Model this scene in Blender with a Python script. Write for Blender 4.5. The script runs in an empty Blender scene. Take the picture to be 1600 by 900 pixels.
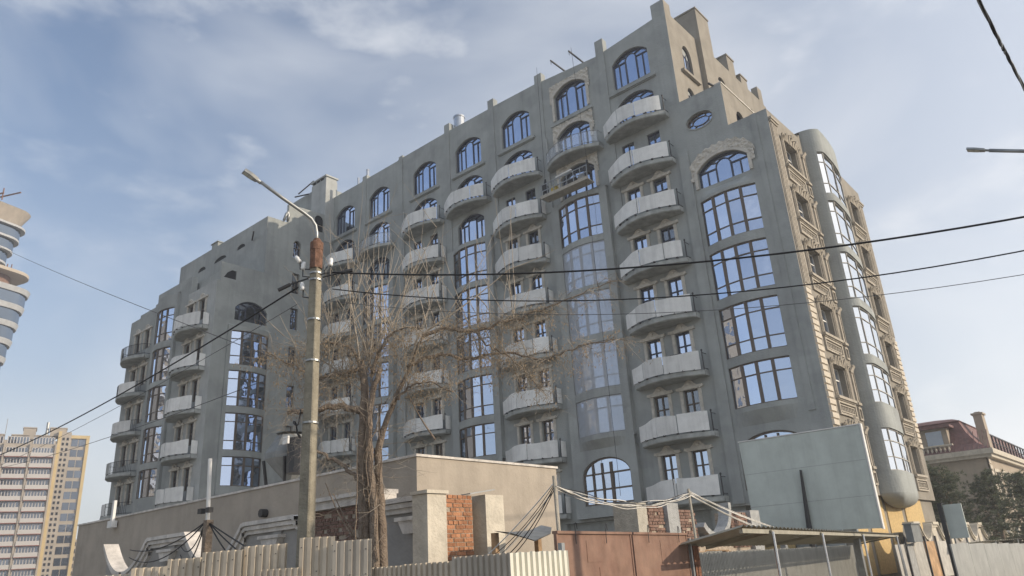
import bpy, math, random
from mathutils import Vector, Matrix, noise
from mathutils.geometry import delaunay_2d_cdt
random.seed(7)
R = math.radians
scene = bpy.context.scene

# ---------------------------------------------------------------- camera
cam_d = bpy.data.cameras.new('camera'); cam = bpy.data.objects.new('camera', cam_d)
scene.collection.objects.link(cam); scene.camera = cam
CX, CY, CZ = 0.0, -37.05, 1.6
cam_d.sensor_width = 36.0; cam_d.lens = 1159.79 / 1600 * 36.0
cam_d.clip_start = 0.1; cam_d.clip_end = 6000
_r = Vector((0.74846519, 0.66057065, -0.05870493))
_u = Vector((0.27533232, -0.22899162, 0.93367818))
_f = Vector((-0.60331747, 0.71498899, 0.35326871))
cam.matrix_world = Matrix(((_r.x, _u.x, -_f.x, CX), (_r.y, _u.y, -_f.y, CY), (_r.z, _u.z, -_f.z, CZ), (0, 0, 0, 1)))

# ---------------------------------------------------------------- sky and sun
SUN_AZ = R(24); SUN_EL = R(20)          # azimuth measured from +X towards +Y
sun_dir = Vector((math.cos(SUN_AZ) * math.cos(SUN_EL), math.sin(SUN_AZ) * math.cos(SUN_EL), math.sin(SUN_EL)))
w = bpy.data.worlds.new('World'); scene.world = w; w.use_nodes = True
nt = w.node_tree; nt.nodes.clear()
out = nt.nodes.new('ShaderNodeOutputWorld'); bg = nt.nodes.new('ShaderNodeBackground')
sky = nt.nodes.new('ShaderNodeTexSky'); sky.sky_type = 'NISHITA'; sky.sun_disc = False
sky.sun_elevation = SUN_EL; sky.sun_rotation = R(90) - SUN_AZ
sky.air_density = 1.0; sky.dust_density = 4.0; sky.ozone_density = 2.0
bg.inputs['Strength'].default_value = 0.10
CLX, CLY, CLZ = 0.35, 3.05, 0.9
tc = nt.nodes.new('ShaderNodeTexCoord')
mp = nt.nodes.new('ShaderNodeMapping'); mp.inputs['Scale'].default_value = (1.0, 1.0, 2.2)
mp.inputs['Rotation'].default_value = (0.2, 0.35, 0.6); mp.inputs['Location'].default_value = (CLX, CLY, CLZ)
n1 = nt.nodes.new('ShaderNodeTexNoise'); n1.inputs['Scale'].default_value = 1.9
n1.inputs['Detail'].default_value = 5; n1.inputs['Roughness'].default_value = 0.5; n1.inputs['Distortion'].default_value = 0.35
cr = nt.nodes.new('ShaderNodeValToRGB')
cr.color_ramp.elements[0].position = 0.43; cr.color_ramp.elements[0].color = (0, 0, 0, 1)
cr.color_ramp.elements[1].position = 0.72; cr.color_ramp.elements[1].color = (0.45, 0.45, 0.45, 1)
mx = nt.nodes.new('ShaderNodeMix'); mx.data_type = 'RGBA'
hz = nt.nodes.new('ShaderNodeMix'); hz.data_type = 'RGBA'; hz.inputs['Factor'].default_value = 0.12
CLOUD = (6.0, 6.0, 6.0, 1)
hz.inputs['B'].default_value = (5.3, 5.5, 5.8, 1)
mx.inputs['B'].default_value = CLOUD
L = nt.links.new
# haze whitens the sky towards the horizon and towards the sun
def mth(op, a, b=None, clamp=False):
    n = nt.nodes.new('ShaderNodeMath'); n.operation = op; n.use_clamp = clamp
    for i, v in enumerate((a, b)):
        if v is None: continue
        if isinstance(v, (int, float)): n.inputs[i].default_value = v
        else: L(v, n.inputs[i])
    return n.outputs[0]
sx = nt.nodes.new('ShaderNodeSeparateXYZ'); L(tc.outputs['Generated'], sx.inputs[0])
dt = nt.nodes.new('ShaderNodeVectorMath'); dt.operation = 'DOT_PRODUCT'; L(tc.outputs['Generated'], dt.inputs[0]); dt.inputs[1].default_value = sun_dir
low = mth('POWER', mth('SUBTRACT', 1.0, mth('DIVIDE', mth('MAXIMUM', sx.outputs['Z'], 0.0), 0.62), True), 1.6)
glow = mth('POWER', mth('MAXIMUM', mth('ADD', mth('MULTIPLY', dt.outputs['Value'], 0.6), 0.4), 0.0), 2.0)
hf = mth('ADD', mth('MULTIPLY', low, 0.60), mth('MULTIPLY', glow, 0.85), True); L(hf, hz.inputs['Factor'])
L(tc.outputs['Generated'], mp.inputs['Vector']); L(mp.outputs['Vector'], n1.inputs['Vector'])
L(n1.outputs['Fac'], cr.inputs['Fac'])
n2 = nt.nodes.new('ShaderNodeTexNoise'); n2.inputs['Scale'].default_value = 4.6; n2.inputs['Detail'].default_value = 7; n2.inputs['Roughness'].default_value = 0.55
L(mp.outputs['Vector'], n2.inputs['Vector'])
c2 = nt.nodes.new('ShaderNodeMapRange'); c2.interpolation_type = 'SMOOTHSTEP'; c2.inputs['From Min'].default_value = 0.50; c2.inputs['From Max'].default_value = 0.80; c2.inputs['To Max'].default_value = 0.5
L(n2.outputs['Fac'], c2.inputs['Value'])
cmx = nt.nodes.new('ShaderNodeMath'); cmx.operation = 'MAXIMUM'; L(cr.outputs['Color'], cmx.inputs[0]); L(c2.outputs['Result'], cmx.inputs[1])
L(sky.outputs['Color'], hz.inputs['A']); L(hz.outputs['Result'], mx.inputs['A'])
L(cmx.outputs[0], mx.inputs['Factor'])
L(mx.outputs['Result'], bg.inputs['Color']); L(bg.outputs['Background'], out.inputs['Surface'])

sd = bpy.data.lights.new('sun', 'SUN'); sd.energy = 2.0; sd.angle = R(0.6); sd.color = (1.0, 0.85, 0.66)
so = bpy.data.objects.new('sun', sd); scene.collection.objects.link(so)
so.rotation_euler = sun_dir.to_track_quat('Z', 'Y').to_euler()

scene.view_settings.view_transform = 'Standard'; scene.view_settings.look = 'None'
scene.view_settings.exposure = 0.97; scene.view_settings.gamma = 1.0
scene.cycles.use_denoising = True
scene.cycles.max_bounces = 6; scene.cycles.caustics_reflective = False; scene.cycles.caustics_refractive = False

# ---------------------------------------------------------------- materials
MATS = {}
def mat(name, col, rough=0.8, metal=0.0, var=0.0, vscale=1.0, bump=0.0, bscale=30.0, streak=0.0, col2=None, spec=0.3, patch=0.0, rnd=0.0):
    m = bpy.data.materials.new(name); m.use_nodes = True; MATS[name] = m
    t = m.node_tree; b = t.nodes['Principled BSDF']; k = t.links.new
    b.inputs['Roughness'].default_value = rough; b.inputs['Metallic'].default_value = metal
    b.inputs['Specular IOR Level'].default_value = spec
    c4 = (*col, 1); b.inputs['Base Color'].default_value = c4
    co = t.nodes.new('ShaderNodeTexCoord'); geo = t.nodes.new('ShaderNodeNewGeometry')
    pos = geo.outputs['Position']
    cur = None
    def mixn(fac, a, bb, blend='MIX'):
        x = t.nodes.new('ShaderNodeMix'); x.data_type = 'RGBA'; x.blend_type = blend
        if isinstance(fac, float): x.inputs['Factor'].default_value = fac
        else: k(fac, x.inputs['Factor'])
        if isinstance(a, tuple): x.inputs['A'].default_value = a
        else: k(a, x.inputs['A'])
        if isinstance(bb, tuple): x.inputs['B'].default_value = bb
        else: k(bb, x.inputs['B'])
        return x.outputs['Result']
    def nz(scale, detail=5, vec=pos, lo=0.35, hi=0.65, rough_=0.6):
        n = t.nodes.new('ShaderNodeTexNoise'); n.inputs['Scale'].default_value = scale
        n.inputs['Detail'].default_value = detail; n.inputs['Roughness'].default_value = rough_; k(vec, n.inputs['Vector'])
        r = t.nodes.new('ShaderNodeMapRange'); r.inputs['From Min'].default_value = lo; r.inputs['From Max'].default_value = hi
        k(n.outputs['Fac'], r.inputs['Value']); return r.outputs['Result']
    cur = c4
    if col2 is not None:
        cur = mixn(nz(vscale), cur, (*col2, 1))
    if var > 0:
        d = tuple(max(0, x * (1 - var)) for x in col) + (1,)
        l = tuple(min(1, x * (1 + var)) for x in col) + (1,)
        v = mixn(nz(vscale * 1.7, 7), d, l)
        cur = v if col2 is None else mixn(0.5, cur, v)
    if patch > 0:
        pv = nz(0.33, 3, lo=0.50, hi=0.54)
        cur = mixn(pv, cur, mixn(1.0, cur, (1 - patch, 1 - patch, 1 - patch * 0.9, 1), 'MULTIPLY'))
    if streak > 0:
        mpn = t.nodes.new('ShaderNodeMapping'); mpn.inputs['Scale'].default_value = (2.6, 2.6, 0.13); k(pos, mpn.inputs['Vector'])
        s = nz(1.0, 6, mpn.outputs['Vector'], 0.48, 0.72)
        cur = mixn(s, cur, mixn(1.0, cur, (1 - streak, 1 - streak, 1 - streak, 1), 'MULTIPLY'))
    if rnd > 0:
        oi = t.nodes.new('ShaderNodeObjectInfo'); rr_ = t.nodes.new('ShaderNodeMapRange')
        rr_.inputs['To Min'].default_value = 1 - rnd; rr_.inputs['To Max'].default_value = 1 + rnd * .35; k(oi.outputs['Random'], rr_.inputs['Value'])
        cb = t.nodes.new('ShaderNodeCombineColor')
        for q in range(3): k(rr_.outputs['Result'], cb.inputs[q])
        cur = mixn(1.0, cur, cb.outputs['Color'], 'MULTIPLY')
    if not isinstance(cur, tuple): k(cur, b.inputs['Base Color'])
    if bump > 0:
        n = t.nodes.new('ShaderNodeTexNoise'); n.inputs['Scale'].default_value = bscale; n.inputs['Detail'].default_value = 6; k(pos, n.inputs['Vector'])
        bp = t.nodes.new('ShaderNodeBump'); bp.inputs['Strength'].default_value = bump; bp.inputs['Distance'].default_value = 0.05
        k(n.outputs['Fac'], bp.inputs['Height']); k(bp.outputs['Normal'], b.inputs['Normal'])
    return m
mat('stucco', (0.348, 0.367, 0.356), 0.92, var=0.10, vscale=0.35, bump=0.4, bscale=9, streak=0.13, patch=0.10)
mat('stucco_light', (0.42, 0.435, 0.425), 0.92, var=0.10, vscale=0.5, bump=0.3, bscale=10, streak=0.15)
mat('stucco_tan', (0.29, 0.265, 0.225), 0.92, var=0.12, vscale=0.5, bump=0.3, bscale=10, streak=0.12)
mat('plaster', (0.56, 0.53, 0.47), 0.85, var=0.14, vscale=2.0, bump=0.5, bscale=14)
mat('quoin_plaster', (0.58, 0.52, 0.43), 0.85, var=0.08, vscale=2.0, bump=0.3, bscale=20)
mat('carving', (0.40, 0.36, 0.30), 0.85, var=0.14, vscale=2.0, bump=0.4, bscale=18)
mat('white_sheet', (0.79, 0.79, 0.765), 0.6, var=0.07, vscale=1.2, streak=0.20, rnd=0.15)
mat('slab', (0.38, 0.395, 0.38), 0.9, var=0.2, vscale=1.0, bump=0.4, bscale=12, streak=0.2)
mat('frame_blue', (0.045, 0.055, 0.085), 0.45)
mat('frame_brown', (0.13, 0.105, 0.085), 0.5)
mat('metal_dark', (0.04, 0.04, 0.042), 0.5)
mat('metal_grey', (0.32, 0.33, 0.33), 0.4, metal=0.6, var=0.15, vscale=3)
mat('steel', (0.55, 0.56, 0.57), 0.25, metal=0.9, var=0.1, vscale=3)
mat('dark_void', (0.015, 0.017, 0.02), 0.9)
mat('osb', (0.60, 0.44, 0.21), 0.8, col2=(0.50, 0.36, 0.18), var=0.25, vscale=5, bump=0.3, bscale=25)
mat('brick', (0.40, 0.18, 0.095), 0.9, var=0.35, vscale=4.0, bump=0.5, bscale=22, col2=(0.44, 0.24, 0.13), rnd=0.3)
mat('brick_dull', (0.22, 0.13, 0.10), 0.9, var=0.3, vscale=4.0, bump=0.7, bscale=15, col2=(0.28, 0.2, 0.16), rnd=0.3)
mat('mortar', (0.40, 0.34, 0.27), 0.95, var=0.2, vscale=6, bump=0.6, bscale=25)
mat('wall_beige', (0.40, 0.35, 0.29), 0.9, var=0.10, vscale=0.6, bump=0.2, bscale=12, streak=0.10)
mat('pier_white', (0.58, 0.53, 0.44), 0.9, var=0.12, vscale=2.0, bump=0.35, bscale=18, streak=0.15)
mat('moulding', (0.64, 0.60, 0.55), 0.85, var=0.15, vscale=2.0, bump=0.3, bscale=20, streak=0.3)
mat('panel_grey', (0.32, 0.305, 0.285), 0.9, var=0.1, vscale=1.0, bump=0.2, bscale=15)
mat('concrete', (0.42, 0.39, 0.33), 0.9, var=0.14, vscale=3.0, bump=0.4, bscale=25, streak=0.12)
mat('pole_concrete', (0.27, 0.245, 0.19), 0.9, var=0.18, vscale=3.0, bump=0.4, bscale=25, streak=0.25)
mat('ring_metal', (0.42, 0.43, 0.44), 0.5, var=0.1)
mat('collar_rust', (0.17, 0.095, 0.065), 0.85, var=0.35, vscale=8, bump=0.3, bscale=30)
mat('concrete_grey', (0.36, 0.365, 0.36), 0.9, var=0.15, vscale=3.0, bump=0.4, bscale=25)
mat('sheet_fence', (0.50, 0.435, 0.345), 0.5, metal=0.15, var=0.12, vscale=1.2, streak=0.2, spec=0.4)
mat('sheet_tan', (0.44, 0.395, 0.33), 0.55, var=0.12, vscale=1.2, streak=0.25)
mat('sheet_zinc', (0.37, 0.37, 0.345), 0.45, metal=0.3, var=0.12, vscale=1.2, streak=0.15, spec=0.4)
mat('sheet_cream', (0.72, 0.70, 0.60), 0.5, var=0.08, vscale=1.2, streak=0.1)
mat('gate_red', (0.205, 0.12, 0.088), 0.75, var=0.28, vscale=2.2, col2=(0.29, 0.19, 0.14), streak=0.15, bump=0.12, bscale=8)
mat('rust', (0.22, 0.105, 0.065), 0.85, var=0.3, vscale=8, bump=0.3, bscale=30)
mat('bark', (0.20, 0.155, 0.12), 0.95, col2=(0.33, 0.275, 0.215), var=0.3, vscale=7, bump=0.9, bscale=28)
mat('twig', (0.31, 0.265, 0.21), 0.9, col2=(0.50, 0.45, 0.38), var=0.2, vscale=5)
mat('seed', (0.34, 0.26, 0.17), 0.85, col2=(0.24, 0.175, 0.115), var=0.3, vscale=9)
mat('pine', (0.07, 0.085, 0.05), 0.9, col2=(0.15, 0.165, 0.10), var=0.3, vscale=2.0)  # lighter second tone puts sunlit needle tips into the colour
mat('cable', (0.02, 0.02, 0.022), 0.6)
mat('cable_grey', (0.10, 0.10, 0.10), 0.6)
mat('cable_white', (0.62, 0.60, 0.56), 0.6, var=0.2, vscale=8)
mat('porcelain', (0.80, 0.80, 0.78), 0.25, spec=0.5)
mat('billboard', (0.53, 0.575, 0.53), 0.6, var=0.09, vscale=0.7, streak=0.16)
mat('canopy', (0.33, 0.31, 0.25), 0.7, var=0.12, vscale=2, streak=0.1)
mat('roof_red', (0.19, 0.105, 0.098), 0.7, var=0.2, vscale=2.0, bump=0.2, bscale=6)
mat('house_wall', (0.40, 0.34, 0.27), 0.9, var=0.08, vscale=1.0, streak=0.08)
mat('hopper_grey', (0.20, 0.21, 0.21), 0.7, var=0.15, vscale=2)
mat('sheet_pale', (0.47, 0.45, 0.41), 0.7, var=0.15, vscale=1.5, streak=0.25)
mat('sheet_rusty', (0.46, 0.30, 0.17), 0.8, var=0.3, vscale=1.2, streak=0.3)
mat('tower_balcony', (0.58, 0.55, 0.52), 0.9)
mat('tower_pale', (0.44, 0.385, 0.315), 0.9, var=0.08, vscale=0.2)
mat('tower_red', (0.36, 0.14, 0.10), 0.9)
mat('tower_yellow', (0.62, 0.48, 0.25), 0.9, var=0.06, vscale=0.3)
mat('white_paint', (0.74, 0.73, 0.70), 0.7, var=0.08, vscale=0.5)
mat('wood', (0.36, 0.24, 0.14), 0.85, var=0.25, vscale=6)
mat('asphalt', (0.055, 0.055, 0.057), 0.9, var=0.2, vscale=3, bump=0.3, bscale=60)
mat('soil', (0.27, 0.25, 0.21), 0.95, var=0.3, vscale=0.6, bump=0.4, bscale=8)
mat('paving', (0.30, 0.29, 0.27), 0.9, var=0.15, vscale=2)
mat('yellow_plastic', (0.55, 0.42, 0.10), 0.6)
mat('lens', (0.55, 0.56, 0.52), 0.3)

def glassmat(name, refl, dark, fac, wav=0.02):
    m = bpy.data.materials.new(name); m.use_nodes = True; MATS[name] = m
    t = m.node_tree; t.nodes.clear(); k = t.links.new
    o = t.nodes.new('ShaderNodeOutputMaterial'); mi = t.nodes.new('ShaderNodeMixShader')
    g = t.nodes.new('ShaderNodeBsdfGlossy'); g.inputs['Color'].default_value = (*refl, 1); g.inputs['Roughness'].default_value = 0.015
    d = t.nodes.new('ShaderNodeBsdfDiffuse'); d.inputs['Color'].default_value = (*dark, 1)
    fr = t.nodes.new('ShaderNodeLayerWeight'); fr.inputs['Blend'].default_value = 0.35
    mr = t.nodes.new('ShaderNodeMapRange'); mr.inputs['To Min'].default_value = fac; mr.inputs['To Max'].default_value = 0.95
    oi = t.nodes.new('ShaderNodeObjectInfo'); vr = t.nodes.new('ShaderNodeMath'); vr.operation = 'MULTIPLY_ADD'
    vr.inputs[1].default_value = 0.34; vr.inputs[2].default_value = -0.17; k(oi.outputs['Random'], vr.inputs[0])
    sm_ = t.nodes.new('ShaderNodeMath'); sm_.operation = 'ADD'; sm_.use_clamp = True; k(fr.outputs['Facing'], sm_.inputs[0]); k(vr.outputs[0], sm_.inputs[1]); k(sm_.outputs[0], mr.inputs['Value'])
    geo = t.nodes.new('ShaderNodeNewGeometry')
    n = t.nodes.new('ShaderNodeTexNoise'); n.inputs['Scale'].default_value = 1.3; n.inputs['Detail'].default_value = 1.5; k(geo.outputs['Position'], n.inputs['Vector'])
    bp = t.nodes.new('ShaderNodeBump'); bp.inputs['Strength'].default_value = wav; bp.inputs['Distance'].default_value = 0.3
    k(n.outputs['Fac'], bp.inputs['Height']); k(bp.outputs['Normal'], g.inputs['Normal'])
    k(mr.outputs['Result'], mi.inputs['Fac']); k(d.outputs['BSDF'], mi.inputs[1]); k(g.outputs['BSDF'], mi.inputs[2])
    k(mi.outputs['Shader'], o.inputs['Surface'])
glassmat('glass', (0.68, 0.79, 1.0), (0.02, 0.024, 0.03), 0.70, 0.03)
glassmat('glass_dark', (0.5, 0.55, 0.62), (0.02, 0.022, 0.026), 0.35, 0.05)
glassmat('glass_tower', (0.42, 0.48, 0.56), (0.02, 0.03, 0.04), 0.35, 0.02)
glassmat('glass_clear', (0.95, 0.96, 0.97), (0.05, 0.05, 0.05), 0.85, 0.05)
def filmmat():
    m = bpy.data.materials.new('film'); m.use_nodes = True; MATS['film'] = m
    t = m.node_tree; t.nodes.clear(); k = t.links.new
    o = t.nodes.new('ShaderNodeOutputMaterial'); mi = t.nodes.new('ShaderNodeMixShader')
    tr = t.nodes.new('ShaderNodeBsdfTransparent'); d = t.nodes.new('ShaderNodeBsdfPrincipled')
    d.inputs['Base Color'].default_value = (0.70, 0.76, 0.84, 1); d.inputs['Roughness'].default_value = 0.35
    geo = t.nodes.new('ShaderNodeNewGeometry'); n = t.nodes.new('ShaderNodeTexNoise'); n.inputs['Scale'].default_value = 2.2; n.inputs['Detail'].default_value = 5
    k(geo.outputs['Position'], n.inputs['Vector'])
    mr = t.nodes.new('ShaderNodeMapRange'); mr.inputs['To Min'].default_value = 0.36; mr.inputs['To Max'].default_value = 0.58; k(n.outputs['Fac'], mr.inputs['Value'])
    bp = t.nodes.new('ShaderNodeBump'); bp.inputs['Strength'].default_value = 0.4; k(n.outputs['Fac'], bp.inputs['Height']); k(bp.outputs['Normal'], d.inputs['Normal'])
    k(mr.outputs['Result'], mi.inputs['Fac']); k(tr.outputs['BSDF'], mi.inputs[1]); k(d.outputs['BSDF'], mi.inputs[2]); k(mi.outputs['Shader'], o.inputs['Surface'])
filmmat()

# ---------------------------------------------------------------- mesh helpers
class MB:
    def __init__(s): s.v = []; s.f = []; s.m = []
    def add(s, vs, fs, mi=0):
        o = len(s.v); s.v += [tuple(p) for p in vs]
        for f in fs: s.f.append(tuple(i + o for i in f)); s.m.append(mi)
        return s
    def box(s, x0, x1, y0, y1, z0, z1, mi=0):
        return s.add([(x0, y0, z0), (x1, y0, z0), (x1, y1, z0), (x0, y1, z0), (x0, y0, z1), (x1, y0, z1), (x1, y1, z1), (x0, y1, z1)],
                     [(0, 3, 2, 1), (4, 5, 6, 7), (0, 1, 5, 4), (1, 2, 6, 5), (2, 3, 7, 6), (3, 0, 4, 7)], mi)
    def bar(s, a, b, wd, th, up=(0, 0, 1), mi=0):
        a = Vector(a); b = Vector(b); d = (b - a).normalized(); u_ = Vector(up)
        if abs(d.dot(u_)) > 0.98: u_ = Vector((1, 0, 0))
        x = d.cross(u_).normalized(); y = x.cross(d).normalized()
        c = []
        for p in (a, b):
            for i, j in ((-1, -1), (1, -1), (1, 1), (-1, 1)): c.append(p + x * wd / 2 * i + y * th / 2 * j)
        return s.add(c, [(3, 2, 1, 0), (4, 5, 6, 7), (0, 1, 5, 4), (1, 2, 6, 5), (2, 3, 7, 6), (3, 0, 4, 7)], mi)
    def tube(s, pts, rad, n=6, mi=0, cap=True):
        pts = [Vector(p) for p in pts]; k = len(pts)
        if not isinstance(rad, (list, tuple)): rad = [rad] * k
        o = len(s.v); x = None
        for i, p in enumerate(pts):
            d = (pts[min(i + 1, k - 1)] - pts[max(i - 1, 0)])
            d = d.normalized() if d.length > 1e-9 else Vector((0, 0, 1))
            if x is None:
                x = d.orthogonal().normalized()
            else:
                x = (x - d * x.dot(d)); x = x.normalized() if x.length > 1e-6 else d.orthogonal().normalized()
            y = d.cross(x)
            for j in range(n):
                a = 2 * math.pi * j / n
                s.v.append(tuple(p + (x * math.cos(a) + y * math.sin(a)) * rad[i]))
        for i in range(k - 1):
            for j in range(n):
                j2 = (j + 1) % n
                s.f.append((o + i * n + j, o + i * n + j2, o + (i + 1) * n + j2, o + (i + 1) * n + j)); s.m.append(mi)
        if cap:
            s.f.append(tuple(o + j for j in reversed(range(n)))); s.m.append(mi)
            s.f.append(tuple(o + (k - 1) * n + j for j in range(n))); s.m.append(mi)
        return s
    def prism(s, poly, d0, d1, mi=0, fn=lambda u, v, w: (u, v, w)):
        # poly in (u, v), extruded along w from d0 (back) to d1 (front)
        n = len(poly)
        vs = [fn(u, v, d1) for u, v in poly] + [fn(u, v, d0) for u, v in poly]
        fs = [tuple(range(n)), tuple(range(2 * n - 1, n - 1, -1))]
        for i in range(n):
            j = (i + 1) % n; fs.append((j, i, n + i, n + j))
        return s.add(vs, fs, mi)
    def ring(s, outer, inner, d0, d1, mi=0):
        # frame between two polylines with the same point count (u, v)
        n = len(outer); vs = []
        for d in (d1, d0): vs += [(u, v, d) for u, v in outer] + [(u, v, d) for u, v in inner]
        fs = []
        for i in range(n):
            j = (i + 1) % n
            fs += [(i, j, n + j, n + i), (2 * n + j, 2 * n + i, 3 * n + i, 3 * n + j), (j, i, 2 * n + i, 2 * n + j), (n + i, n + j, 3 * n + j, 3 * n + i)]
        return s.add(vs, fs, mi)
    def mesh(s, name, mats, smooth=False):
        me = bpy.data.meshes.new(name); me.from_pydata(s.v, [], s.f)
        if isinstance(mats, str): mats = [mats]
        for m in mats: me.materials.append(MATS[m])
        if len(mats) > 1: me.polygons.foreach_set('material_index', s.m)
        if smooth: me.polygons.foreach_set('use_smooth', [True] * len(me.polygons))
        me.update(); return me

WM = {}
I4 = Matrix.Identity(4)
def add(name, data, parent=None, M=I4, **kw):
    o = bpy.data.objects.new(name, data); scene.collection.objects.link(o)
    if parent is not None:
        o.parent = parent; o.matrix_parent_inverse = WM[parent.name].inverted()
    o.matrix_basis = M; WM[o.name] = M.copy()
    for k_, v_ in kw.items(): o[k_] = v_
    return o
def thing(name, label, cat, loc=(0, 0, 0), group=None, rz=0):
    o = add(name, None, None, Matrix.Translation(loc) @ Matrix.Rotation(rz, 4, 'Z'), label=label, category=cat)
    o.empty_display_size = 0.3
    if group: o['group'] = group
    return o
def solo(name, data, label, cat, M=I4, group=None):
    o = add(name, data, None, M, label=label, category=cat)
    if group: o['group'] = group
    return o
def struct(name, data): return add(name, data, None, I4, kind='structure')
def T(x, y, z): return Matrix.Translation((x, y, z))
# local frames: x = along the wall, y = up, z = out of the wall
def front(x, y, z): return Matrix(((1, 0, 0, x), (0, 0, -1, y), (0, 1, 0, z), (0, 0, 0, 1)))
def right(x, y, z): return Matrix(((0, 0, 1, x), (1, 0, 0, y), (0, 1, 0, z), (0, 0, 0, 1)))
def frame_dir(x, y, z, dx, dy):       # wall running along (dx, dy), facing to its right-hand side
    l = math.hypot(dx, dy); dx /= l; dy /= l
    return Matrix(((dx, 0, dy, x), (dy, 0, -dx, y), (0, 1, 0, z), (0, 0, 0, 1)))
CACHE = {}
def cached(key, fn):
    if key not in CACHE: CACHE[key] = fn()
    return CACHE[key]

def inside(p, poly):
    x, y = p; c = False; n = len(poly); j = n - 1
    for i in range(n):
        xi, yi = poly[i]; xj, yj = poly[j]
        if (yi > y) != (yj > y) and x < (xj - xi) * (y - yi) / (yj - yi) + xi: c = not c
        j = i
    return c
def wall(mb, outline, holes, depth=0.35, back=0.5, mi=0, mi_rev=None):
    """flat wall (u, v) at w = 0 with openings; reveals go back `depth`, outer edges go back `back`"""
    mi_rev = mi if mi_rev is None else mi_rev
    vs = []; es = []
    for lp in [outline] + holes:
        o = len(vs); vs += [Vector(p) for p in lp]; n = len(lp)
        es += [(o + i, o + (i + 1) % n) for i in range(n)]
    V, E_, F_, *_ = delaunay_2d_cdt(vs, es, [], 0, 1e-5)
    o = len(mb.v); mb.v += [(p.x, p.y, 0.0) for p in V]
    for f in F_:
        cx = sum(V[i].x for i in f) / len(f); cy = sum(V[i].y for i in f) / len(f)
        if inside((cx, cy), outline) and not any(inside((cx, cy), h) for h in holes):
            a, b, c = [V[i] for i in f[:3]]
            if (b - a).cross(c - a) < 0: f = list(reversed(f))
            mb.f.append(tuple(i + o for i in f)); mb.m.append(mi)
    def area(lp): return sum(lp[i - 1][0] * lp[i][1] - lp[i][0] * lp[i - 1][1] for i in range(len(lp)))
    for lp, d, hole in [(outline, back, False)] + [(h, depth, True) for h in holes]:
        lp = list(lp) if area(lp) > 0 else list(reversed(lp)); n = len(lp)
        vv = [(u, v, 0) for u, v in lp] + [(u, v, -d) for u, v in lp]
        fs = []
        for i in range(n):
            j = (i + 1) % n
            fs.append((i, j, n + j, n + i) if hole else (j, i, n + i, n + j))
        mb.add(vv, fs, mi_rev if hole else mi)
    return mb
def rect(u0, u1, v0, v1): return [(u0, v0), (u1, v0), (u1, v1), (u0, v1)]
def arch(c, hw, zb, zs, za, n=12, ell=False):
    h = za - zs
    pts = [(c - hw, zb), (c + hw, zb), (c + hw, zs)]
    if ell or h >= hw * 0.999:
        arc = [(c + hw * math.cos(math.pi * i / n), zs + h * math.sin(math.pi * i / n)) for i in range(1, n)]
    else:
        rr = (hw * hw + h * h) / (2 * h); a0 = math.asin(hw / rr)
        arc = [(c + rr * math.sin(a0 - 2 * a0 * i / n), zs - (rr - h) + rr * math.cos(a0 - 2 * a0 * i / n)) for i in range(1, n)]
    return pts + arc + [(c - hw, zs)]
def clip(poly, a, b, c):               # keep a*u + b*v <= c
    o = []
    for i in range(len(poly)):
        p, q = poly[i - 1], poly[i]; dp = a * p[0] + b * p[1] - c; dq = a * q[0] + b * q[1] - c
        if dp * dq < 0:
            t = dp / (dp - dq); o.append((p[0] + (q[0] - p[0]) * t, p[1] + (q[1] - p[1]) * t))
        if dq <= 0: o.append(q)
    return o
def offs(poly, d):
    """shrink a convex CCW polygon by d"""
    n = len(poly); out_ = []
    for i in range(n):
        p0, p1, p2 = Vector(poly[i - 1]), Vector(poly[i]), Vector(poly[(i + 1) % n])
        e1 = (p1 - p0).normalized(); e2 = (p2 - p1).normalized()
        n1_ = Vector((-e1.y, e1.x)); n2_ = Vector((-e2.y, e2.x)); b_ = n1_ + n2_
        b_ = b_ / max(0.3, b_.dot(n1_)) if b_.length > 1e-6 else n1_
        out_.append(tuple(p1 + b_ * d))
    return out_
def tilt(mesh_pts, du, dv): return [(u, v, w + du * u + dv * v) for u, v, w in mesh_pts]
PANES = [0]
def pane(poly, parent, M, w=0.0, m='glass', amp=0.006):
    PANES[0] += 1
    cx = sum(p[0] for p in poly) / len(poly); cy = sum(p[1] for p in poly) / len(poly)
    du = random.gauss(0, amp); dv = random.gauss(0, amp)
    vs = [(u, v, w + du * (u - cx) + dv * (v - cy)) for u, v in poly]
    n = len(vs); mb = MB(); mb.add(vs + [(a, b, c - 0.012) for a, b, c in vs], [tuple(range(n)), tuple(range(2 * n - 1, n - 1, -1))])
    return add('pane', mb.mesh('pane', m), parent, M)

# ================================================================ ground
g = MB(); g.add([(-3000, -3000, 0), (3000, -3000, 0), (3000, 3000, 0), (-3000, 3000, 0)], [(0, 1, 2, 3)])
struct('ground', g.mesh('ground', 'soil'))
g = MB(); g.add([(-5.2, -200, 0.004), (9, -200, 0.004), (-2, 200, 0.004), (-16, 200, 0.004)][::1], [(0, 1, 2, 3)])
g.v = [(-2.5, -85, 0.004), (8.5, -85, 0.004), (8.5, 135, 0.004), (-2.5, 135, 0.004)]
struct('road', g.mesh('road', 'asphalt'))
g = MB(); g.box(-5.4, -2.5, -60, 135, 0.0, 0.13)
struct('pavement', g.mesh('pavement', 'paving'))

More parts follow.
